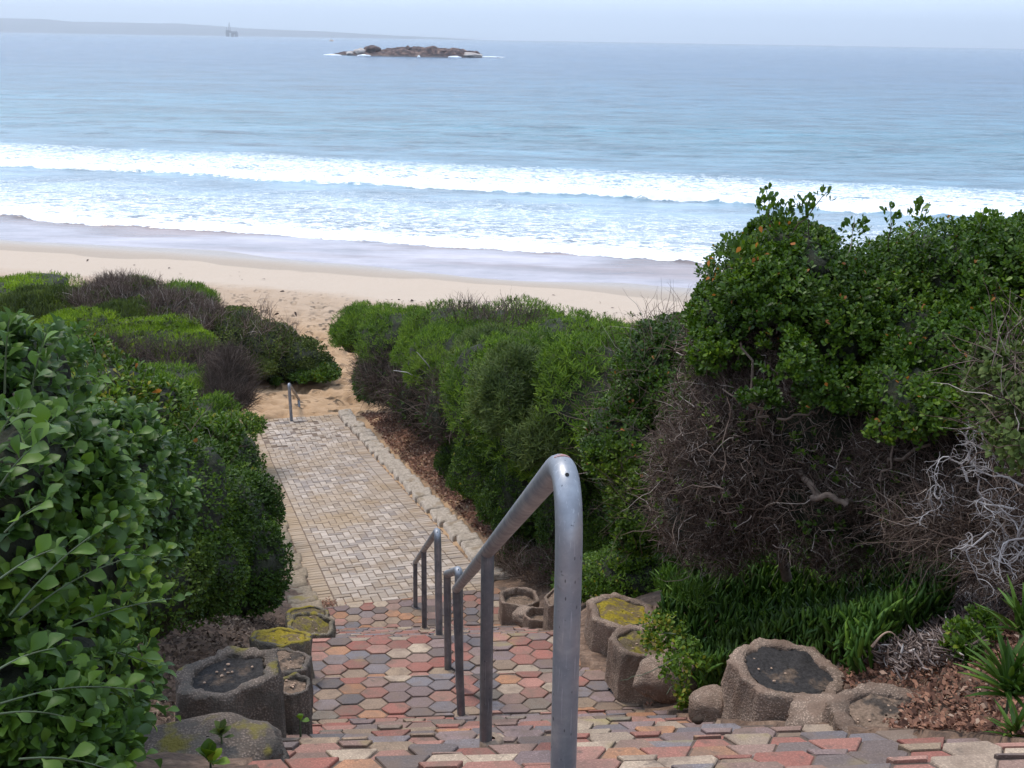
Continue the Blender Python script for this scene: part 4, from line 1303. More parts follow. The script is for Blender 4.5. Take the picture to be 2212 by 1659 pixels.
twigs(b, dl, 9000, .38, .006, 'twig_dark', 43, up=.5, out=.4, shell=.3, low=-1, freq=1.2, name='dead_twigs')
foliage(b, dl, 3500, .08, 'small', 'leaf_dark', 44, up=.3, shell=.12, gap=.5, name='lower_leaves', low=-1)
tag(twigs(b, [lobe(1100, 688, 20.0, 150, 24, 1.6), lobe(1000, 680, 21.8, 90, 20, 1.5)], 450, .3, .005, 'twig_dark', 143, up=.8, out=.3, name='withered_top', bud=0), kind='stuff')
limbs(b, [(P(955, 830, 19.5), P(900, 760, 19.0), .02, .006), (P(955, 835, 19.5), P(850, 800, 19.6), .015, .005)], 'twig_pale', 45, name='pale_branch')

lb = [lobe(790, 825, 26.5, 50, 90, .9), lobe(805, 850, 26, 40, 40, .8)]
mound('ivy_plant', 'trailing dark rounded-leaf vine hanging down the left end of the feathery hedge', lb, 1600, .09, 'oval', 'leaf_dark', 46, cat='vine', core=0, up=-.3, shell=.4, freq=2)

# lower, denser small-leaved hedge in front
lb = [globe(985, 950, 1040, 100, .9), globe(1035, 965, 1090, 140, 1.1), globe(1105, 985, 1140, 170, 1.2), globe(1160, 960, 1190, 220, 1.5), globe(1260, 900, 1235, 230, 1.5), globe(1335, 1000, 1255, 180, 1.4), globe(1110, 900, 1120, 240, 1.8)]
b = bush('small_leaf_hedge', 'low dense hedge of tiny dark leaves between the path edging and the feathery hedge', 'hedge', lb)
core_mesh(lb, b, .8)
foliage(b, lb, 75000, .040, 'small', 'leaf_dark', 51, clus=5, cl=.8, up=.7, shell=.25, amp=.2, freq=2.2, name='foliage')
foliage(b, lb, 9000, .042, 'small', 'leaf_mid', 52, clus=5, cl=.8, up=.9, shell=.04, amp=.2, freq=2.2, gap=.5, name='lighter_shoots')
# grey-twigged low patch in the slope behind the pale stones
lb = [globe(1115, 1170, 1235, 110, .9), globe(1165, 1200, 1265, 120, .8), globe(1215, 1180, 1265, 110, .8)]
b = bush('sparse_groundcover_shrub', 'thin low patch of grey twigs and sparse leaves on the litter slope', 'shrub', lb)
twigs(b, lb, 3200, .18, .0032, 'twig', 53, up=.4, out=.5, shell=.5)
foliage(b, lb, 2600, .036, 'small', 'leaf_dark', 54, up=.6, shell=.3, gap=.48)
lb = [globe(1240, 1225, 1300, 90, .7), globe(1370, 1190, 1290, 220, 1.0), globe(1290, 1200, 1295, 140, .8)]
b = mound('low_green_shrub', 'low fresh green shrub spilling behind the yellow mossed planter block', lb, 13000, .036, 'small', 'leaf_mid', 55, clus=4, cl=.8, up=.8, shell=.35, core=.7)

# medium shrub with rounder leaves, between the hedges and the big one
lb = [lobe(1420, 830, 9.6, 200, 250, 1.6), lobe(1365, 950, 9.2, 210, 230, 1.5), lobe(1400, 1080, 8.6, 180, 240, 1.4), lobe(1460, 740, 10, 120, 110, 1.4)]
b = bush('round_leaf_shrub', 'upright shrub of small round green leaves left of the large twiggy bush', 'shrub', lb)
core_mesh(lb, b, .8)
foliage(b, lb, 42000, .040, 'oval', 'leaf_crown', 56, clus=6, cl=.9, up=.8, shell=.25, amp=.2, freq=2.2, width=1.2)
twigs(b, lb, 500, .3, .003, 'twig', 57, up=.6, out=.6, shell=.1, back=0, name='bare_shoots')

# ---- the large bush on the right
lb = [lobe(1645, 620, 6.9, 240, 200, 1.5), lobe(1720, 560, 7.0, 220, 160, 1.3), lobe(1780, 690, 6.8, 260, 260, 1.5), lobe(1900, 640, 6.9, 280, 220, 1.6), lobe(2050, 600, 6.8, 280, 230, 1.6),
      lobe(2200, 590, 6.6, 260, 240, 1.6), lobe(2030, 770, 6.2, 330, 260, 1.4), lobe(1960, 850, 5.8, 180, 150, 1.0), lobe(2330, 700, 6.4, 260, 500, 1.8), lobe(1850, 800, 6.6, 160, 150, 1.2), lobe(2190, 760, 6.0, 180, 200, 1.2),
      lobe(1560, 668, 6.9, 120, 110, 1.0), lobe(1518, 685, 7.0, 76, 76, .7), lobe(1680, 520, 7.0, 120, 80, .8)]
b = bush('large_coastal_bush', 'large rounded bush on the right, leafy crown over a mass of bare brown twigs', 'bush', lb)
core_mesh(lb, b, .72)
foliage(b, lb, 130000, .032, 'oval', 'leaf_crown', 61, clus=6, cl=1.1, up=.8, shell=.42, amp=.30, freq=3.0, width=1.25, name='crown', bud=12)
rs = R_(62)
tl = [lobe(1600, 960, 6.8, 400, 420, 1.5), lobe(1750, 900, 6.6, 340, 330, 1.3), lobe(1800, 1060, 6.4, 420, 300, 1.2), lobe(1980, 1010, 6.1, 380, 280, 1.2), lobe(1530, 1090, 7.0, 260, 240, 1.3), lobe(1660, 760, 6.9, 220, 220, 1.1), lobe(2130, 1000, 5.8, 260, 300, 1.1), lobe(2250, 1100, 5.6, 260, 400, 1.2), lobe(1540, 800, 7.0, 130, 200, 1.0)]
core_mesh(tl, b, .70, name='stem_shade_core')
twigs(b, tl, 46000, .105, .0027, 'twig', 63, wiggle=.8, up=.15, out=.35, shell=.42, seg=3, bud=12, low=-1, amp=.2, freq=2, name='bare_twigs')
twigs(b, tl, 1100, .26, .0042, 'twig', 64, wiggle=.8, up=.1, out=.45, shell=.2, low=-1, seg=6, name='bare_twigs_thick')
foliage(b, tl, 9000, .030, 'oval', 'leaf_crown', 65, up=.6, clus=5, cl=.9, shell=.12, gap=.52, width=1.25, name='stray_sprigs')
foliage(b, [lobe(1560, 760, 6.6, 150, 120, .6), lobe(1690, 770, 6.1, 130, 130, .6), lobe(1800, 850, 6.0, 170, 120, .5), lobe(1940, 900, 5.7, 200, 110, .5), lobe(2060, 900, 5.5, 180, 130, .5), lobe(1500, 860, 6.9, 70, 160, .5), lobe(1640, 860, 6.0, 90, 70, .4)], 15000, .031, 'oval', 'leaf_crown', 165, up=.6, clus=6, cl=.9, shell=.6, gap=.45, freq=3, width=1.25, name='hanging_sprays')
limbs(b, [(P(1700, 1250, 6.6), P(1640, 900, 6.2), .035, .016), (P(1640, 900, 6.2), P(1600, 740, 6.1), .012, .005), (P(1760, 1220, 6.4), P(1900, 1060, 5.9), .035, .02), (P(1900, 1060, 5.9), P(2010, 960, 5.6), .02, .008),
          (P(1700, 1010, 6.3), P(1760, 1080, 5.85), .020, .019), (P(1755, 1075, 5.87), P(1830, 1092, 5.75), .019, .017), (P(1825, 1092, 5.76), P(1880, 1060, 5.9), .017, .010), (P(1560, 840, 6.1), P(1660, 900, 6.05), .004, .008), (P(1680, 905, 6.1), P(1770, 885, 6.0), .008, .005),
          (P(1780, 1200, 6.3), P(1790, 1140, 6.1), .05, .03), (P(1590, 1240, 6.9), P(1560, 1000, 6.4), .018, .008), (P(1960, 900, 5.7), P(1900, 1040, 5.7), .006, .008)], 'bark', 66, name='limb', wig=.12)
limbs(b, [(P(1690, 560, 6.8), P(1655, 412, 6.8), .006, .002), (P(1690, 520, 6.8), P(1790, 412, 6.8), .005, .002), (P(1760, 560, 6.8), P(1740, 430, 6.8), .004, .002), (P(1920, 560, 6.8), P(1922, 445, 6.8), .004, .002),
          (P(1950, 540, 6.8), P(2008, 436, 6.8), .004, .002), (P(1830, 570, 6.8), P(1845, 470, 6.8), .004, .002), (P(2110, 540, 6.7), P(2125, 462, 6.7), .004, .002)], 'twig', 67, name='top_shoot', wig=.05)
_sh = [lobe(1655, 440, 6.8, 50, 70, .15), lobe(1690, 480, 6.8, 90, 80, .25), lobe(1785, 425, 6.8, 40, 36, .1), lobe(1735, 460, 6.8, 70, 70, .2), lobe(1922, 470, 6.8, 26, 60, .1), lobe(1985, 465, 6.8, 50, 50, .12), lobe(1845, 500, 6.8, 60, 60, .15), lobe(2125, 485, 6.7, 60, 50, .15), lobe(1600, 540, 6.8, 90, 70, .3)]
foliage(b, _sh, 520, .042, 'oval', 'leaf_crown', 68, up=.9, shell=.9, clus=1, width=1.1, name='top_leaves')
foliage(b, lb, 2400, .036, 'oval', 'leaf_crown', 168, up=1.4, clus=8, cl=2.6, shell=.01, amp=.3, freq=3.0, width=1.2, name='long_sprigs', bud=12, back=0)
foliage(b, [lobe(1600, 560, 6.7, 140, 110, .3), lobe(1680, 510, 6.7, 130, 60, .3), lobe(1520, 620, 6.7, 60, 60, .3)], 20, .036, 'oval', 'leaf_red', 69, up=.8, shell=.5, width=1.2, name='reddish_leaves')

# grey-leaved shrub and bleached branches at the right edge
lb = [lobe(2150, 800, 4.9, 120, 110, .5), lobe(2185, 930, 4.6, 110, 200, .6), lobe(2240, 860, 4.8, 120, 300, .7), lobe(2120, 870, 5.0, 60, 80, .4)]
b = bush('grey_leaf_shrub', 'grey-green leaved shrub at the right edge below the large bush crown', 'shrub', lb)
foliage(b, lb, 3600, .036, 'broad', 'leaf_grey', 71, clus=4, cl=.8, up=.5, shell=.5, amp=.15)
twigs(b, lb, 320, .26, .003, 'twig', 72, out=.3, up=.3, shell=.5)
def tree_branches(root, start, dirv, L0, r0, depthn, rs, paths, radii):
    k = 6
    p = [np.array(start, float)]; d = norm(np.array(dirv, float))
    for i in range(k-1):
        d = norm(d + rs.randn(3)*.32); p.append(p[-1] + d*L0/(k-1))
    paths.append(np.array(p)); radii.append(np.linspace(r0, r0*.6, k))
    if depthn > 0:
        for j in range(3):
            i = rs.randint(2, k)
            nd = norm(d + rs.randn(3)*.75)
            tree_branches(root, p[i], nd, L0*rs.uniform(.55, .85), r0*.58, depthn-1, rs, paths, radii)
lb0 = P(2120, 1180, 5.0)
b = thing('bleached_dead_shrub', 'bleached whitish bare branches tangled at the right edge under the grey shrub', 'dead shrub', (lb0[0], lb0[1], float(G(lb0[0], lb0[1]))))
rs = R_(73); paths, radii = [], []
for (s, d) in [((2080, 1230, 5.0), (-.1, -.2, 1)), ((2130, 1200, 4.9), (.2, -.2, 1)), ((2200, 1180, 4.7), (-.5, -.2, .7)), ((2190, 1100, 4.7), (-.9, -.1, .3)), ((2060, 1150, 5.2), (.3, -.1, .9)), ((2210, 1050, 4.6), (-.8, -.2, .3)), ((2150, 1240, 4.8), (.1, -.3, .8)), ((2230, 1160, 4.6), (-.9, -.1, -.1)),
               ((2120, 1090, 4.9), (.1, -.2, .9)), ((2090, 1040, 5.0), (-.3, -.2, .6)), ((2170, 1010, 4.8), (-.5, -.2, .5)), ((2040, 1080, 5.2), (-.6, -.2, .5)), ((2140, 1150, 4.8), (-.8, -.2, .1)), ((2180, 1220, 4.7), (-.7, -.2, .4))]:
    tree_branches(b, P(*s), d, .165, .0062, 3, rs, paths, radii)
V, Q = tube_arrays(paths, radii, 5)
part('branches', V, M['twig_pale'], b, quads=Q, smooth=True, attr={'rnd': ('FACE', np.repeat(rs.rand(len(paths)), 25))})
tl2 = [lobe(2060, 1120, 5.4, 300, 190, .8), lobe(2170, 1180, 5.0, 200, 200, .8), lobe(2160, 1050, 5.3, 180, 200, .7)]
twigs(b, tl2, 2600, .24, .0026, 'twig', 74, wiggle=.7, up=.1, out=.2, shell=.7, low=-1, name='fine_twigs')

# ---- ground cover and litter (too many to count)
def on_ground(n, poly_px, rs, zfun=None):
    """random ground points whose picture position lies within a polygon of (px, py, D) corners"""
    T = np.array([P(*q)[:2] for q in poly_px])
    lo, hi = T.min(0), T.max(0)
    out = []
    while len(out) < n:
        q = lo + (hi-lo)*rs.rand(n*2, 2)
        ins = np.zeros(len(q), bool)
        for i in range(len(T)):
            a, c = T[i], T[(i+1) % len(T)]
            cond = ((a[1] > q[:, 1]) != (c[1] > q[:, 1])) & (q[:, 0] < (c[0]-a[0])*(q[:, 1]-a[1])/(c[1]-a[1]+1e-12)+a[0])
            ins ^= cond
        out += q[ins].tolist()
    return np.array(out[:n])

# succulent mat, its outline given on the ground in metres
def ground_poly(pts): return [tuple(q) for q in pts]
def in_poly(q, T):
    ins = np.zeros(len(q), bool)
    for i in range(len(T)):
        a, c = T[i], T[(i+1) % len(T)]
        ins ^= ((a[1] > q[:, 1]) != (c[1] > q[:, 1])) & (q[:, 0] < (c[0]-a[0])*(q[:, 1]-a[1])/(c[1]-a[1]+1e-12)+a[0])
    return ins
def scatter(n, T, rs):
    T = np.array(T, float); lo, hi = T.min(0), T.max(0); out = np.zeros((0, 2))
    while len(out) < n:
        q = lo + (hi-lo)*rs.rand(n*2, 2); out = np.concatenate([out, q[in_poly(q, T)]])
    return out[:n]
def pgs(lst, dh=0.0): return [tuple(pg(a, c, dh)) for a, c in lst]

rs = R_(81)
SP = pgs([(1430, 1420), (1510, 1500), (1580, 1470), (1600, 1400), (1780, 1400), (1850, 1450), (2030, 1340), (2070, 1240), (1960, 1190), (1800, 1180), (1600, 1190), (1500, 1260), (1420, 1330)], .12)
q = scatter(12500, SP, rs)
hump = .14 + .30*fbm(np.column_stack([q*1.3, 0*q[:, 0]]), 3, 82)
base = np.column_stack([q, G(q[:, 0], q[:, 1]) + hump*rs.rand(len(q))**.5])
ax = norm(np.column_stack([rs.randn(len(q))*.40, rs.randn(len(q))*.40 - .12, np.ones(len(q))]))
V, Q, r = leaves(base - ax*.03, ax, rs.randn(len(q), 3), .105*(.7+.5*rs.rand(len(q))), 'finger', rs, rnd=np.clip(rs.rand(len(q))*.9, 0, 1), width=1.0)
o = link('succulent_ground_cover', mesh_np('succulent_ground_cover', V, quads=Q, attr={'rnd': ('FACE', r)}), M['leaf_succ'])
tag(o, 'dense mat of upright dark green succulent fingers right of the steps', 'ground cover', kind='stuff')

def litter(name, poly, n, size, m, seed, label, kind='small', lift=.012, flat=.5, width=1.0):
    rs = R_(seed); q = scatter(n, poly, rs)
    keep = (q[:, 0] > edge_r(q[:, 1])+.02) | (q[:, 0] < edge_l(q[:, 1])-.02)
    q = q[keep]
    base = np.column_stack([q, G(q[:, 0], q[:, 1]) + (fbm(np.column_stack([q, 0*q[:, 0]])*3.2, 4, 2)-.5)*.09 + lift*rs.rand(len(q))*2])
    ax = norm(np.column_stack([rs.randn(len(q)), rs.randn(len(q)), rs.rand(len(q))*flat]))
    V, Q, r = leaves(base, ax, np.column_stack([rs.randn(len(q), 2)*flat, np.ones(len(q))]), size*(.5+rs.rand(len(q))), kind, rs, rnd=rs.rand(len(q)), width=width)
    o = link(name, mesh_np(name, V, quads=Q, attr={'rnd': ('FACE', r)}), M[m])
    tag(o, label, 'leaf litter', kind='stuff')
# reddish litter on the bank right of the path
bank = [PATH_TO(PW+.42, .2), PATH_TO(PW+1.5, .2), PATH_TO(PW+1.9, 5), PATH_TO(PW+2.0, 10), PATH_TO(PW+1.9, 14.5), PATH_TO(PW+.6, 14.2), PATH_TO(PW+.42, 10), PATH_TO(PW+.4, 5)]
litter('leaf_litter', bank, 34000, .05, 'litter', 91, 'reddish brown leaf litter on the bank right of the path', flat=.6)
litter('leaf_litter', [(-2.9, 4.2), (-1.35, 4.6), (-1.9, 7.5), (-2.4, 11.8), (-4.2, 12), (-3.8, 7)], 16000, .035, 'litter_dark', 92, 'dark leaf litter in the shade left of the steps', flat=.6)
litter('leaf_litter', pgs([(1800, 1480), (1900, 1380), (2060, 1300), (2212, 1330), (2240, 1660), (2000, 1650)]), 15000, .028, 'litter', 93, 'dry brown leaf litter in the lower right corner', flat=.7)
litter('dead_stems', pgs([(1850, 1440), (1900, 1370), (2060, 1280), (2120, 1230), (2200, 1300), (2100, 1440), (1950, 1480)]), 10000, .055, 'root', 94, 'tangle of greyish dead succulent stems below the bleached branches', kind='finger', lift=.05, flat=.9, width=.5)
litter('leaf_litter', pgs([(1290, 1450), (1420, 1440), (1480, 1500), (1400, 1530), (1290, 1520)]), 500, .025, 'litter', 95, 'thin leaf litter on bare soil under the creeper', flat=.5)
litter('leaf_litter', [(-2.6, 12.6), (-2.3, 12.4), (-2.15, 12.75), (-2.4, 12.9)], 10, .03, 'litter', 96, 'few dark dry leaves gathered at the left start of the bricks')
rs = R_(97)
q = np.array([PATH_TO(-PW+.12+rs.randn()*.06, .22+rs.randn()*.07) for _ in range(160)])
base = np.column_stack([q, [EYE - PATH_Z(max(.01, float(xy2b(a, c)))) + .01 + .02*rs.rand() for a, c in q]])
V, Q, r = leaves(base, rs.randn(160, 3)*np.array([1, 1, .3]), np.tile([0, 0, 1.], (160, 1)) + rs.randn(160, 3)*.3, .035, 'small', rs)
o = link('leaf_pile', mesh_np('leaf_pile', V, quads=Q, attr={'rnd': ('FACE', r)}), M['litter'])
tag(o, 'small pile of dark dry leaves in the left corner where brick meets hexagon paving', 'leaf litter', kind='stuff')

# ---- single small plants
def rosette(name, label, c, n, size, kind, m, seed, up=1.0, spread=.9, width=1.0, cat='plant'):
    rs = R_(seed); c = np.array(c, float)
    root = thing(name, label, cat, c)
    a = np.arange(n)*2.4
    t = np.linspace(0, 1, n)
    ax = np.stack([np.cos(a)*spread*(1-.7*t), np.sin(a)*spread*(1-.7*t), np.full(n, .25)+up*t], 1) + rs.randn(n, 3)*.1
    nr = np.stack([-np.cos(a)*.5, -np.sin(a)*.5, np.ones(n)], 1)
    pos = np.tile(c, (n, 1)) + np.column_stack([rs.randn(n, 2)*size*.08, t*size*.25])
    V, Q, r = leaves(pos, ax, nr, size*(.7+.4*rs.rand(n)), kind, rs, width)
    part('leaves', V, M[m], root, quads=Q, attr={'rnd': ('FACE', r)})
    V, Q = tube_arrays([np.array([c-[0, 0, .08], c+[0, 0, size*.3]])], [np.array([.006, .003])], 6)
    part('stem', V, M['stem'], root, quads=Q)
    return root
rosette('strap_leaf_succulent', 'large strap-leaved succulent rosette leaning in at the lower right edge', P(2180, 1500, 3.6), 52, .20, 'strap', 'leaf_strap', 101, up=.8, spread=1.4, width=.95, cat='succulent')
rosette('strap_leaf_succulent', 'upper strap-leaved succulent rosette just under the dead stems at the right edge', P(2205, 1370, 3.9), 30, .20, 'strap', 'leaf_strap', 102, up=1.0, spread=1.2, width=.95, cat='succulent')
rosette('strap_leaf_succulent', 'small strap-leaved succulent in the bottom right corner litter', P(2190, 1600, 3.4), 24, .15, 'strap', 'leaf_strap', 103, up=.8, spread=1.3, width=.95, cat='succulent')
rosette('seedling', 'bright young leafy seedling at the bottom edge left of the steps', P(455, 1655, 3.1), 9, .075, 'broad', 'leaf_mid', 104, up=1.2, spread=.7)
rosette('seedling', 'single-leaf seedling at the foot of the narrow grey planter block', P(648, 1560, 4.7), 3, .05, 'broad', 'leaf_mid', 105, up=.8, spread=.9, width=1.3)
rosette('seedling', 'pale frilly weed growing on the half buried stone at the lower left', P(478, 1590, 3.5), 14, .05, 'oval', 'leaf_grey', 106, up=.6, spread=1.0)
lb = [lobe(2080, 1385, 4.5, 90, 90, .3), lobe(2120, 1345, 4.6, 60, 60, .3)]
mound('leafy_weed', 'small bright lobed-leaf weed beside the strap-leaved succulents', lb, 900, .035, 'oval', 'leaf_mid', 107, cat='plant', core=0, clus=4, cl=.8, up=.7, shell=.6)
lb = [lobe(1430, 1370, 6.3, 120, 90, .4), lobe(1400, 1440, 5.9, 130, 60, .3), lobe(1450, 1490, 5.5, 90, 90, .25), lobe(1480, 1420, 5.6, 110, 80, .3)]
b = mound('creeper_plant', 'trailing creeper of tiny round leaves over the planter block beside the landing', lb, 2600, .026, 'oval', 'leaf_mid', 108, cat='creeper', core=0, clus=3, cl=.7, up=.7, shell=.7, gap=.40, width=1.4)
limbs(b, [(P(1470, 1420, 5.7), P(1340, 1470, 5.6), .003, .0015), (P(1480, 1400, 5.8), P(1440, 1500, 5.4), .003, .0015), (P(1460, 1370, 6.1), P(1350, 1345, 6.6), .003, .0015)], 'stem', 109, name='runner')
rosette('finger_succulent', 'dark finger-leaved succulent hanging over the far left edging stones', P(540, 935, 20.4) , 26, .32, 'finger', 'leaf_succ', 110, up=.8, spread=1.2, cat='succulent')
lb = [lobe(1450, 1262, 7.6, 70, 50, .4), lobe(1490, 1285, 7.0, 80, 46, .4)]
mound('pale_succulent_clump', 'pale yellow-green spiky clump between the low shrub and the dark succulent mat', lb, 420, .085, 'strap', 'leaf_strap', 111, cat='succulent', core=0, up=.9, shell=.9)

def wrack():
    """scraps of kelp and twigs along the tide lines"""
    rs = R_(300); n = 900
    along = rs.uniform(-45, 30, n)
    ql = np.where(rs.rand(n) < .55, 46.2 + 1.2*np.sin(along*.11) + rs.randn(n)*.25, rs.uniform(30, 51, n))
    keep = fbm(np.column_stack([along*.25, ql*.3, 0*along]), 3, 301) > .47
    along, ql = along[keep], ql[keep]
    x = along; y = (ql - .27*x)/.963
    base = np.column_stack([x, y, G(x, y) + .03])
    V, Q, r = leaves(base, np.column_stack([rs.randn(len(x)), rs.randn(len(x)), .2*rs.rand(len(x))]), np.tile([0, 0, 1.], (len(x), 1)) + rs.randn(len(x), 3)*.4, rs.uniform(.06, .26, len(x)), 'oval', rs)
    o = link('wrack', mesh_np('wrack', V, quads=Q, attr={'rnd': ('FACE', r)}), M['twig_dark'])
    tag(o, 'scraps of dark kelp and debris scattered along the tide lines on the sand', 'wrack', kind='stuff')
wrack()
# a bent dead leaf stalk lying in the succulents
c0 = P(1885, 1385, 4.8)
b = thing('dead_leaf', 'curled orange dead leaf arching above the succulent mat', 'dead leaf', c0)
t = np.linspace(0, 1, 12)
arc = np.stack([c0[0] + .12*t, c0[1] + 0*t, c0[2] - .03 + .08*np.sin(t*2.6)], 1)
V, Q = tube_arrays([arc], [np.interp(t, [0, .3, 1], [.008, .005, .002])], 6)
part('leaf', V*1.0, M['litter'], b, quads=Q, smooth=True, attr={'rnd': ('FACE', np.full(len(Q), .97))})

# ------------------------------------------------------------------ out at sea
def mat_islandrock():
    t = NT('island_rock')
    n1 = t.noise(.30, 5, .65); n2 = t.noise(.09, 3); 
    g = t.n('ShaderNodeNewGeometry'); sx = t.n('ShaderNodeSeparateXYZ'); t.l(g.outputs['Position'], sx.inputs[0])
    c = t.ramp(n1, [(.38, (.022, .011, .013)), (.52, (.075, .038, .032)), (.68, (.26, .165, .12))])
    c = t.mix(t.step(sx.outputs[2], .2, 1.3, .8, 0.), c, (.10, .085, .08))
    return t.done(t.bsdf(c, .9, 0, t.bump(n1, 1.0, .8)))
M['island'] = mat_islandrock()  # wet dark rock
M['guano'] = mat_plain('pale_island_boulder', (.42, .36, .32), .9, nscale=.5, var=.6, bump=.8, bdist=.5)

def island():
    L0, R0 = P(716, 121, 790), P(1042, 124, 800)
    cx, cy = (L0[0]+R0[0])/2, 796.
    W = R0[0]-L0[0]
    sc = depth(np.array([cx, cy, 3]))/F
    root = thing('rocky_island', 'long low dark rocky islet in the sea under the horizon', 'islet', (cx, cy, 0))
    prof_ = [(0, .3), (.04, 1.6), (.1, 2.3), (.17, 2.6), (.2, 3.2), (.3, 3.6), (.42, 5.2), (.5, 6.8), (.6, 6.2), (.66, 7.0), (.8, 6.0), (.88, 4.6), (.93, 4.4), (.97, 4.6), (.99, 3.0), (1, .0)]
    nx, ny = 240, 46
    u = np.linspace(0, 1, nx); v = np.linspace(-1, 1, ny)
    U, Vv = np.meshgrid(u, v)
    half = (20*np.sin(np.clip(U, .01, .99)*math.pi)**.5)
    X = L0[0] + U*W; Y = cy + Vv*half
    H = interp(U.ravel(), prof_).reshape(U.shape)*.92
    sh = np.clip(1-np.abs(Vv)**3.0, 0, 1)
    p = np.stack([X.ravel(), Y.ravel(), 0*X.ravel()], 1)
    nz = fbm(p*.16, 5, 201).reshape(U.shape); n2 = fbm(p*.6, 3, 203).reshape(U.shape)
    Z = H*sh*(.55+.75*nz) + 2.0*(n2-.5)*sh - 1.2*(1-sh)
    idx = np.arange(nx*ny).reshape(ny, nx)
    q = np.stack([idx[:-1, :-1], idx[:-1, 1:], idx[1:, 1:], idx[1:, :-1]], -1).reshape(-1, 4)
    part('rock_shelf', np.stack([X.ravel(), Y.ravel(), Z.ravel()], 1), M['island'], root, quads=q)
    for k, (px, top, w_, h_, m) in enumerate([(780, 108, 30, 4.5, 'guano'), (805, 103, 36, 5.2, 'island'), (758, 112, 20, 3.2, 'guano'), (905, 103, 34, 3.6, 'island'), (888, 102, 14, 2.6, 'island'), (1018, 116, 44, 4.0, 'guano'), (960, 106, 30, 2.6, 'island')]):
        c = P(px, top+4, cy-4)
        v_, q_ = ball(np.zeros(3), 1, 22, 14)
        v_ = v_*(1+.9*(fbm(v_*2+k*4, 4, 210+k)-.5))[:, None]*np.array([w_*sc/2, 6, h_/2]) + np.array([c[0], cy-5, c[2]])
        part('boulder', v_, M[m], root, quads=q_)
    return root
island()

M['surf'] = mat_plain('island_surf', (.85, .88, .9), .9, nscale=.3, var=.15)
def surf_patch():
    rs = R_(220); V, Q = [], []; n0 = 0
    for k in range(10):
        u = rs.rand(); px = 712 + 335*u
        c = P(px, 123.5, 772) ; sc = depth(c)/F
        w_ = rs.uniform(4, 16)*sc if rs.rand() < .6 else rs.uniform(2, 7)*sc
        if 0 <= k < 4: px = 706+k*8; c = P(px, 122, 776); w_ = 8*sc
        if k in (4, 5, 6): c = P(1050+(k-4)*14, 123, 800); w_ = 12*sc
        v_, q_ = ball(np.zeros(3), 1, 14, 8)
        v_ = v_*(1+.8*(fbm(v_*2+k, 3, k)-.5))[:, None]*np.array([w_, rs.uniform(1.5, 4), rs.uniform(.35, 1.0)]) + np.array([c[0], c[1]+rs.uniform(-3, 3), .15])
        V.append(v_); Q.append(q_+n0); n0 += len(v_)
    o = link('surf_foam', mesh_np('surf_foam', np.concatenate(V), quads=np.concatenate(Q), smooth=True), M['surf'])
    tag(o, 'thin white surf washing round the foot of the rocky islet', 'surf', kind='stuff')
surf_patch()

def box(c, s):
    x, y, z = s[0]/2, s[1]/2, s[2]/2
    v = np.array([(-x, -y, -z), (x, -y, -z), (x, y, -z), (-x, y, -z), (-x, -y, z), (x, -y, z), (x, y, z), (-x, y, z)], float) + np.array(c)
    q = np.array([(0, 3, 2, 1), (4, 5, 6, 7), (0, 1, 5, 4), (1, 2, 6, 5), (2, 3, 7, 6), (3, 0, 4, 7)])
    return v, q
def multi(boxes):
    V, Q = [], []; n0 = 0
    for c, s in boxes:
        v, q = box(c, s); V.append(v); Q.append(q+n0); n0 += 8
    return np.concatenate(V), np.concatenate(Q)

M['rig'] = mat_plain('painted_rig_steel', (.10, .09, .12), .7, nscale=.05, var=.2, bump=0)
def rig():
    D = 7500.
    a = P(500.5, 70, D); sc = depth(a)/F
    root = thing('oil_platform', 'tiny offshore drilling platform with a tall derrick on the far horizon', 'oil rig', (a[0], D, 0))
    ox, W = a[0], 32*sc*.7
    zt = 26.
    v, q = multi([((ox, D, zt), (W, 50, 6)), ((ox-W*.36, D, zt+8), (W*.26, 40, 12)), ((ox+W*.05, D, zt+5), (W*.4, 30, 5)), ((ox+W*.40, D, zt+3), (W*.16, 40, 8))])
    part('deck', v, M['rig'], root, quads=q)
    for dx, w_ in ((-.42, 15), (-.35, 10), (.44, 15), (.0, 5), (.13, 5)):
        v, q = multi([((ox+dx*W, D-8*s_, zt/2-3), (w_, w_, zt+8)) for s_ in (-1, 1)])
        part('leg', v, M['rig'], root, quads=q)
    v, q = tube_arrays([np.array([(ox+.0*W, D, zt), (ox+.13*W, D, 0)]), np.array([(ox+.26*W, D, zt), (ox+.13*W, D, 0)])], [np.array([2.5, 2.5])]*2, 5)
    part('brace', v, M['rig'], root, quads=q)
    bs = []
    hx = ox - W*.20
    pth, rd = [], []
    for s1 in (-1, 1):
        for s2 in (-1, 1):
            pth.append(np.array([(hx+s1*7, D+s2*7, zt), (hx+s1*1.2, D+s2*1.2, zt+60)])); rd.append(np.array([.9, .6]))
    for k in range(8):
        f, g = k/8, (k+1)/8
        wa, wb = 7-5.8*f, 7-5.8*g
        pth.append(np.array([(hx-wa, D, zt+60*f), (hx+wb, D, zt+60*g)])); rd.append(np.array([.5, .5]))
    v, q = tube_arrays(pth, rd, 4)
    part('derrick', v, M['rig'], root, quads=q)
    v, q = tube_arrays([np.array([(ox-W*.42, D, zt+4), (ox-W*.5, D, zt+34)]), np.array([(ox+W*.47, D, zt+2), (ox+W*.42, D, zt+18)])], [np.array([2., 1.2])]*2, 5)
    part('crane_boom', v, M['rig'], root, quads=q)
rig()

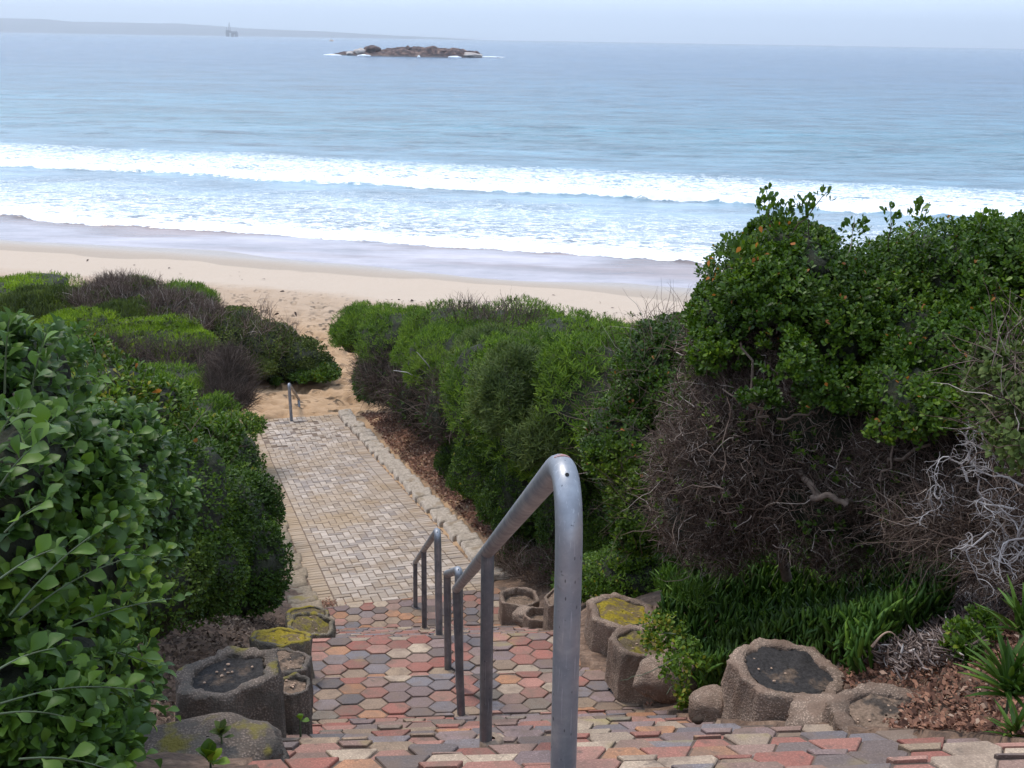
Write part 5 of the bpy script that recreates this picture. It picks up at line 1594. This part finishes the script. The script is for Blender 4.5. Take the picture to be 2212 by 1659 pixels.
M['boat_hull'] = mat_plain('orange_boat_paint', (.75, .38, .16), .5, nscale=.5, var=.1, bump=0)
M['boat_cabin'] = mat_plain('white_boat_paint', (.75, .68, .6), .5, nscale=.5, var=.1, bump=0)
def boat():
    c = P(716, 88.5, 3100.); D = c[1]; x = c[0]; L_ = 11.
    root = thing('small_boat', 'tiny orange and white boat just below the horizon', 'boat', (x, D, 0))
    n = 12; V = []
    for k in range(n+1):
        t = k/n; w_ = 1.8*math.sin(min(1, t*1.15+.12)*math.pi*.5 + (0 if t < .6 else (t-.6)*3.6))
        w_ = max(.05, 1.8*(1-abs(2*t-.8)**3 if t < .9 else .2)); zt = 1.7+1.3*(t**3)
        V += [(x-L_/2+L_*t, D-w_, zt), (x-L_/2+L_*t, D-w_*.6, -.3), (x-L_/2+L_*t, D+w_*.6, -.3), (x-L_/2+L_*t, D+w_, zt)]
    Q = []
    for k in range(n):
        a = k*4
        for s_ in range(4): Q.append((a+s_, a+(s_+1) % 4, a+4+(s_+1) % 4, a+4+s_))
    part('hull', np.array(V), M['boat_hull'], root, quads=np.array(Q))
    v, q = multi([((x-.5, D, 3.2), (3.8, 2.4, 3.2)), ((x-.3, D, 5.0), (2.2, 1.8, 1.0))]); part('cabin', v, M['boat_cabin'], root, quads=q)
    v, q = tube_arrays([np.array([(x-.2, D, 5.), (x-.2, D, 9.)])], [np.array([.3, .15])], 5); part('mast', v, M['boat_cabin'], root, quads=q)
boat()
# small dark marks on the water at the left: mooring buoys
M['buoy'] = mat_plain('dark_buoy', (.06, .06, .08), .6, bump=0)
for i, (px, py, lab) in enumerate([(99, 86, 'leftmost tiny dark buoy near the horizon at the far left'), (128, 83.5, 'tall tiny buoy near the horizon, middle one at the far left'), (136, 87.5, 'third tiny dark buoy near the horizon at the far left'), (394, 91, 'lone tiny dark buoy below the drilling platform')]):
    d = ray(px, py); t = -EYE/d[2]; x, y = d[0]*t, d[1]*t
    root = thing('mooring_buoy', lab, 'buoy', (x, y, 0), 'tiny buoys near the horizon')
    s_ = y/2450*1.25
    v, q = ball(np.array([x, y, s_*.3]), 1, 12, 8); v = (v-[x, y, s_*.3])*np.array([s_, s_, s_*.7]) + [x, y, s_*.3]
    part('float', v, M['buoy'], root, quads=q, smooth=True)
    hh = s_*(3.2 if i == 1 else 1.2)
    v, q = tube_arrays([np.array([(x, y, 0), (x, y, hh)])], [np.array([s_*.3, s_*.2])], 5); part('top_mast', v, M['buoy'], root, quads=q)

# hills across the bay
def hills():
    t = NT('far_hill_scrub')
    M['hill'] = t.done(t.bsdf(t.ramp(t.noise(.002, 4), [(.3, (.05, .055, .07)), (.7, (.11, .11, .13))]), .95))
    D0 = 14900.
    tops = [(-200, 36), (0, 38.5), (90, 41), (160, 46), (250, 48), (330, 50), (380, 50), (450, 54), (520, 60), (600, 64), (700, 68), (800, 74), (960, 81.5), (1060, 87)]
    xs = np.array([P(a, 60, D0)[0] for a, _ in tops]); zs = np.array([P(a, c, D0)[2] for a, c in tops])
    nx, ny = 220, 30
    X, Vv = np.meshgrid(np.linspace(xs[0]-2500, xs[-1], nx), np.linspace(-1, 1, ny))
    H = np.interp(X.ravel(), xs, zs).reshape(X.shape)
    H = np.maximum(H, -2)
    Y = D0 + Vv*1000
    p = np.stack([X.ravel()*.001, Y.ravel()*.001, 0*X.ravel()], 1)
    Z = H*(1-np.abs(Vv)**1.6)*(.94+.12*fbm(p*2, 4, 230).reshape(X.shape)) - 4*np.abs(Vv)
    idx = np.arange(nx*ny).reshape(ny, nx)
    q = np.stack([idx[:-1, :-1], idx[:-1, 1:], idx[1:, 1:], idx[1:, :-1]], -1).reshape(-1, 4)
    tag(link('hills', mesh_np('hills', np.stack([X.ravel(), Y.ravel(), Z.ravel()], 1), quads=q, smooth=True), M['hill']), kind='structure')
hills()

# sea air
def haze():
    v, q = box((0, 8100, 158), (44000, 16600, 324))
    v[:4, 2] = -4.0
    t = NT('sea_haze')
    pv = t.n('ShaderNodeVolumePrincipled')
    pv.inputs['Color'].default_value = (.88, .94, 1.0, 1)
    pv.inputs['Density'].default_value = 1.2e-4
    pv.inputs['Anisotropy'].default_value = .55
    t.l(pv.outputs[0], t.out.inputs['Volume'])
    o = link('haze', mesh_np('haze', v, quads=q), t.m)
    tag(o, kind='stuff')
haze()
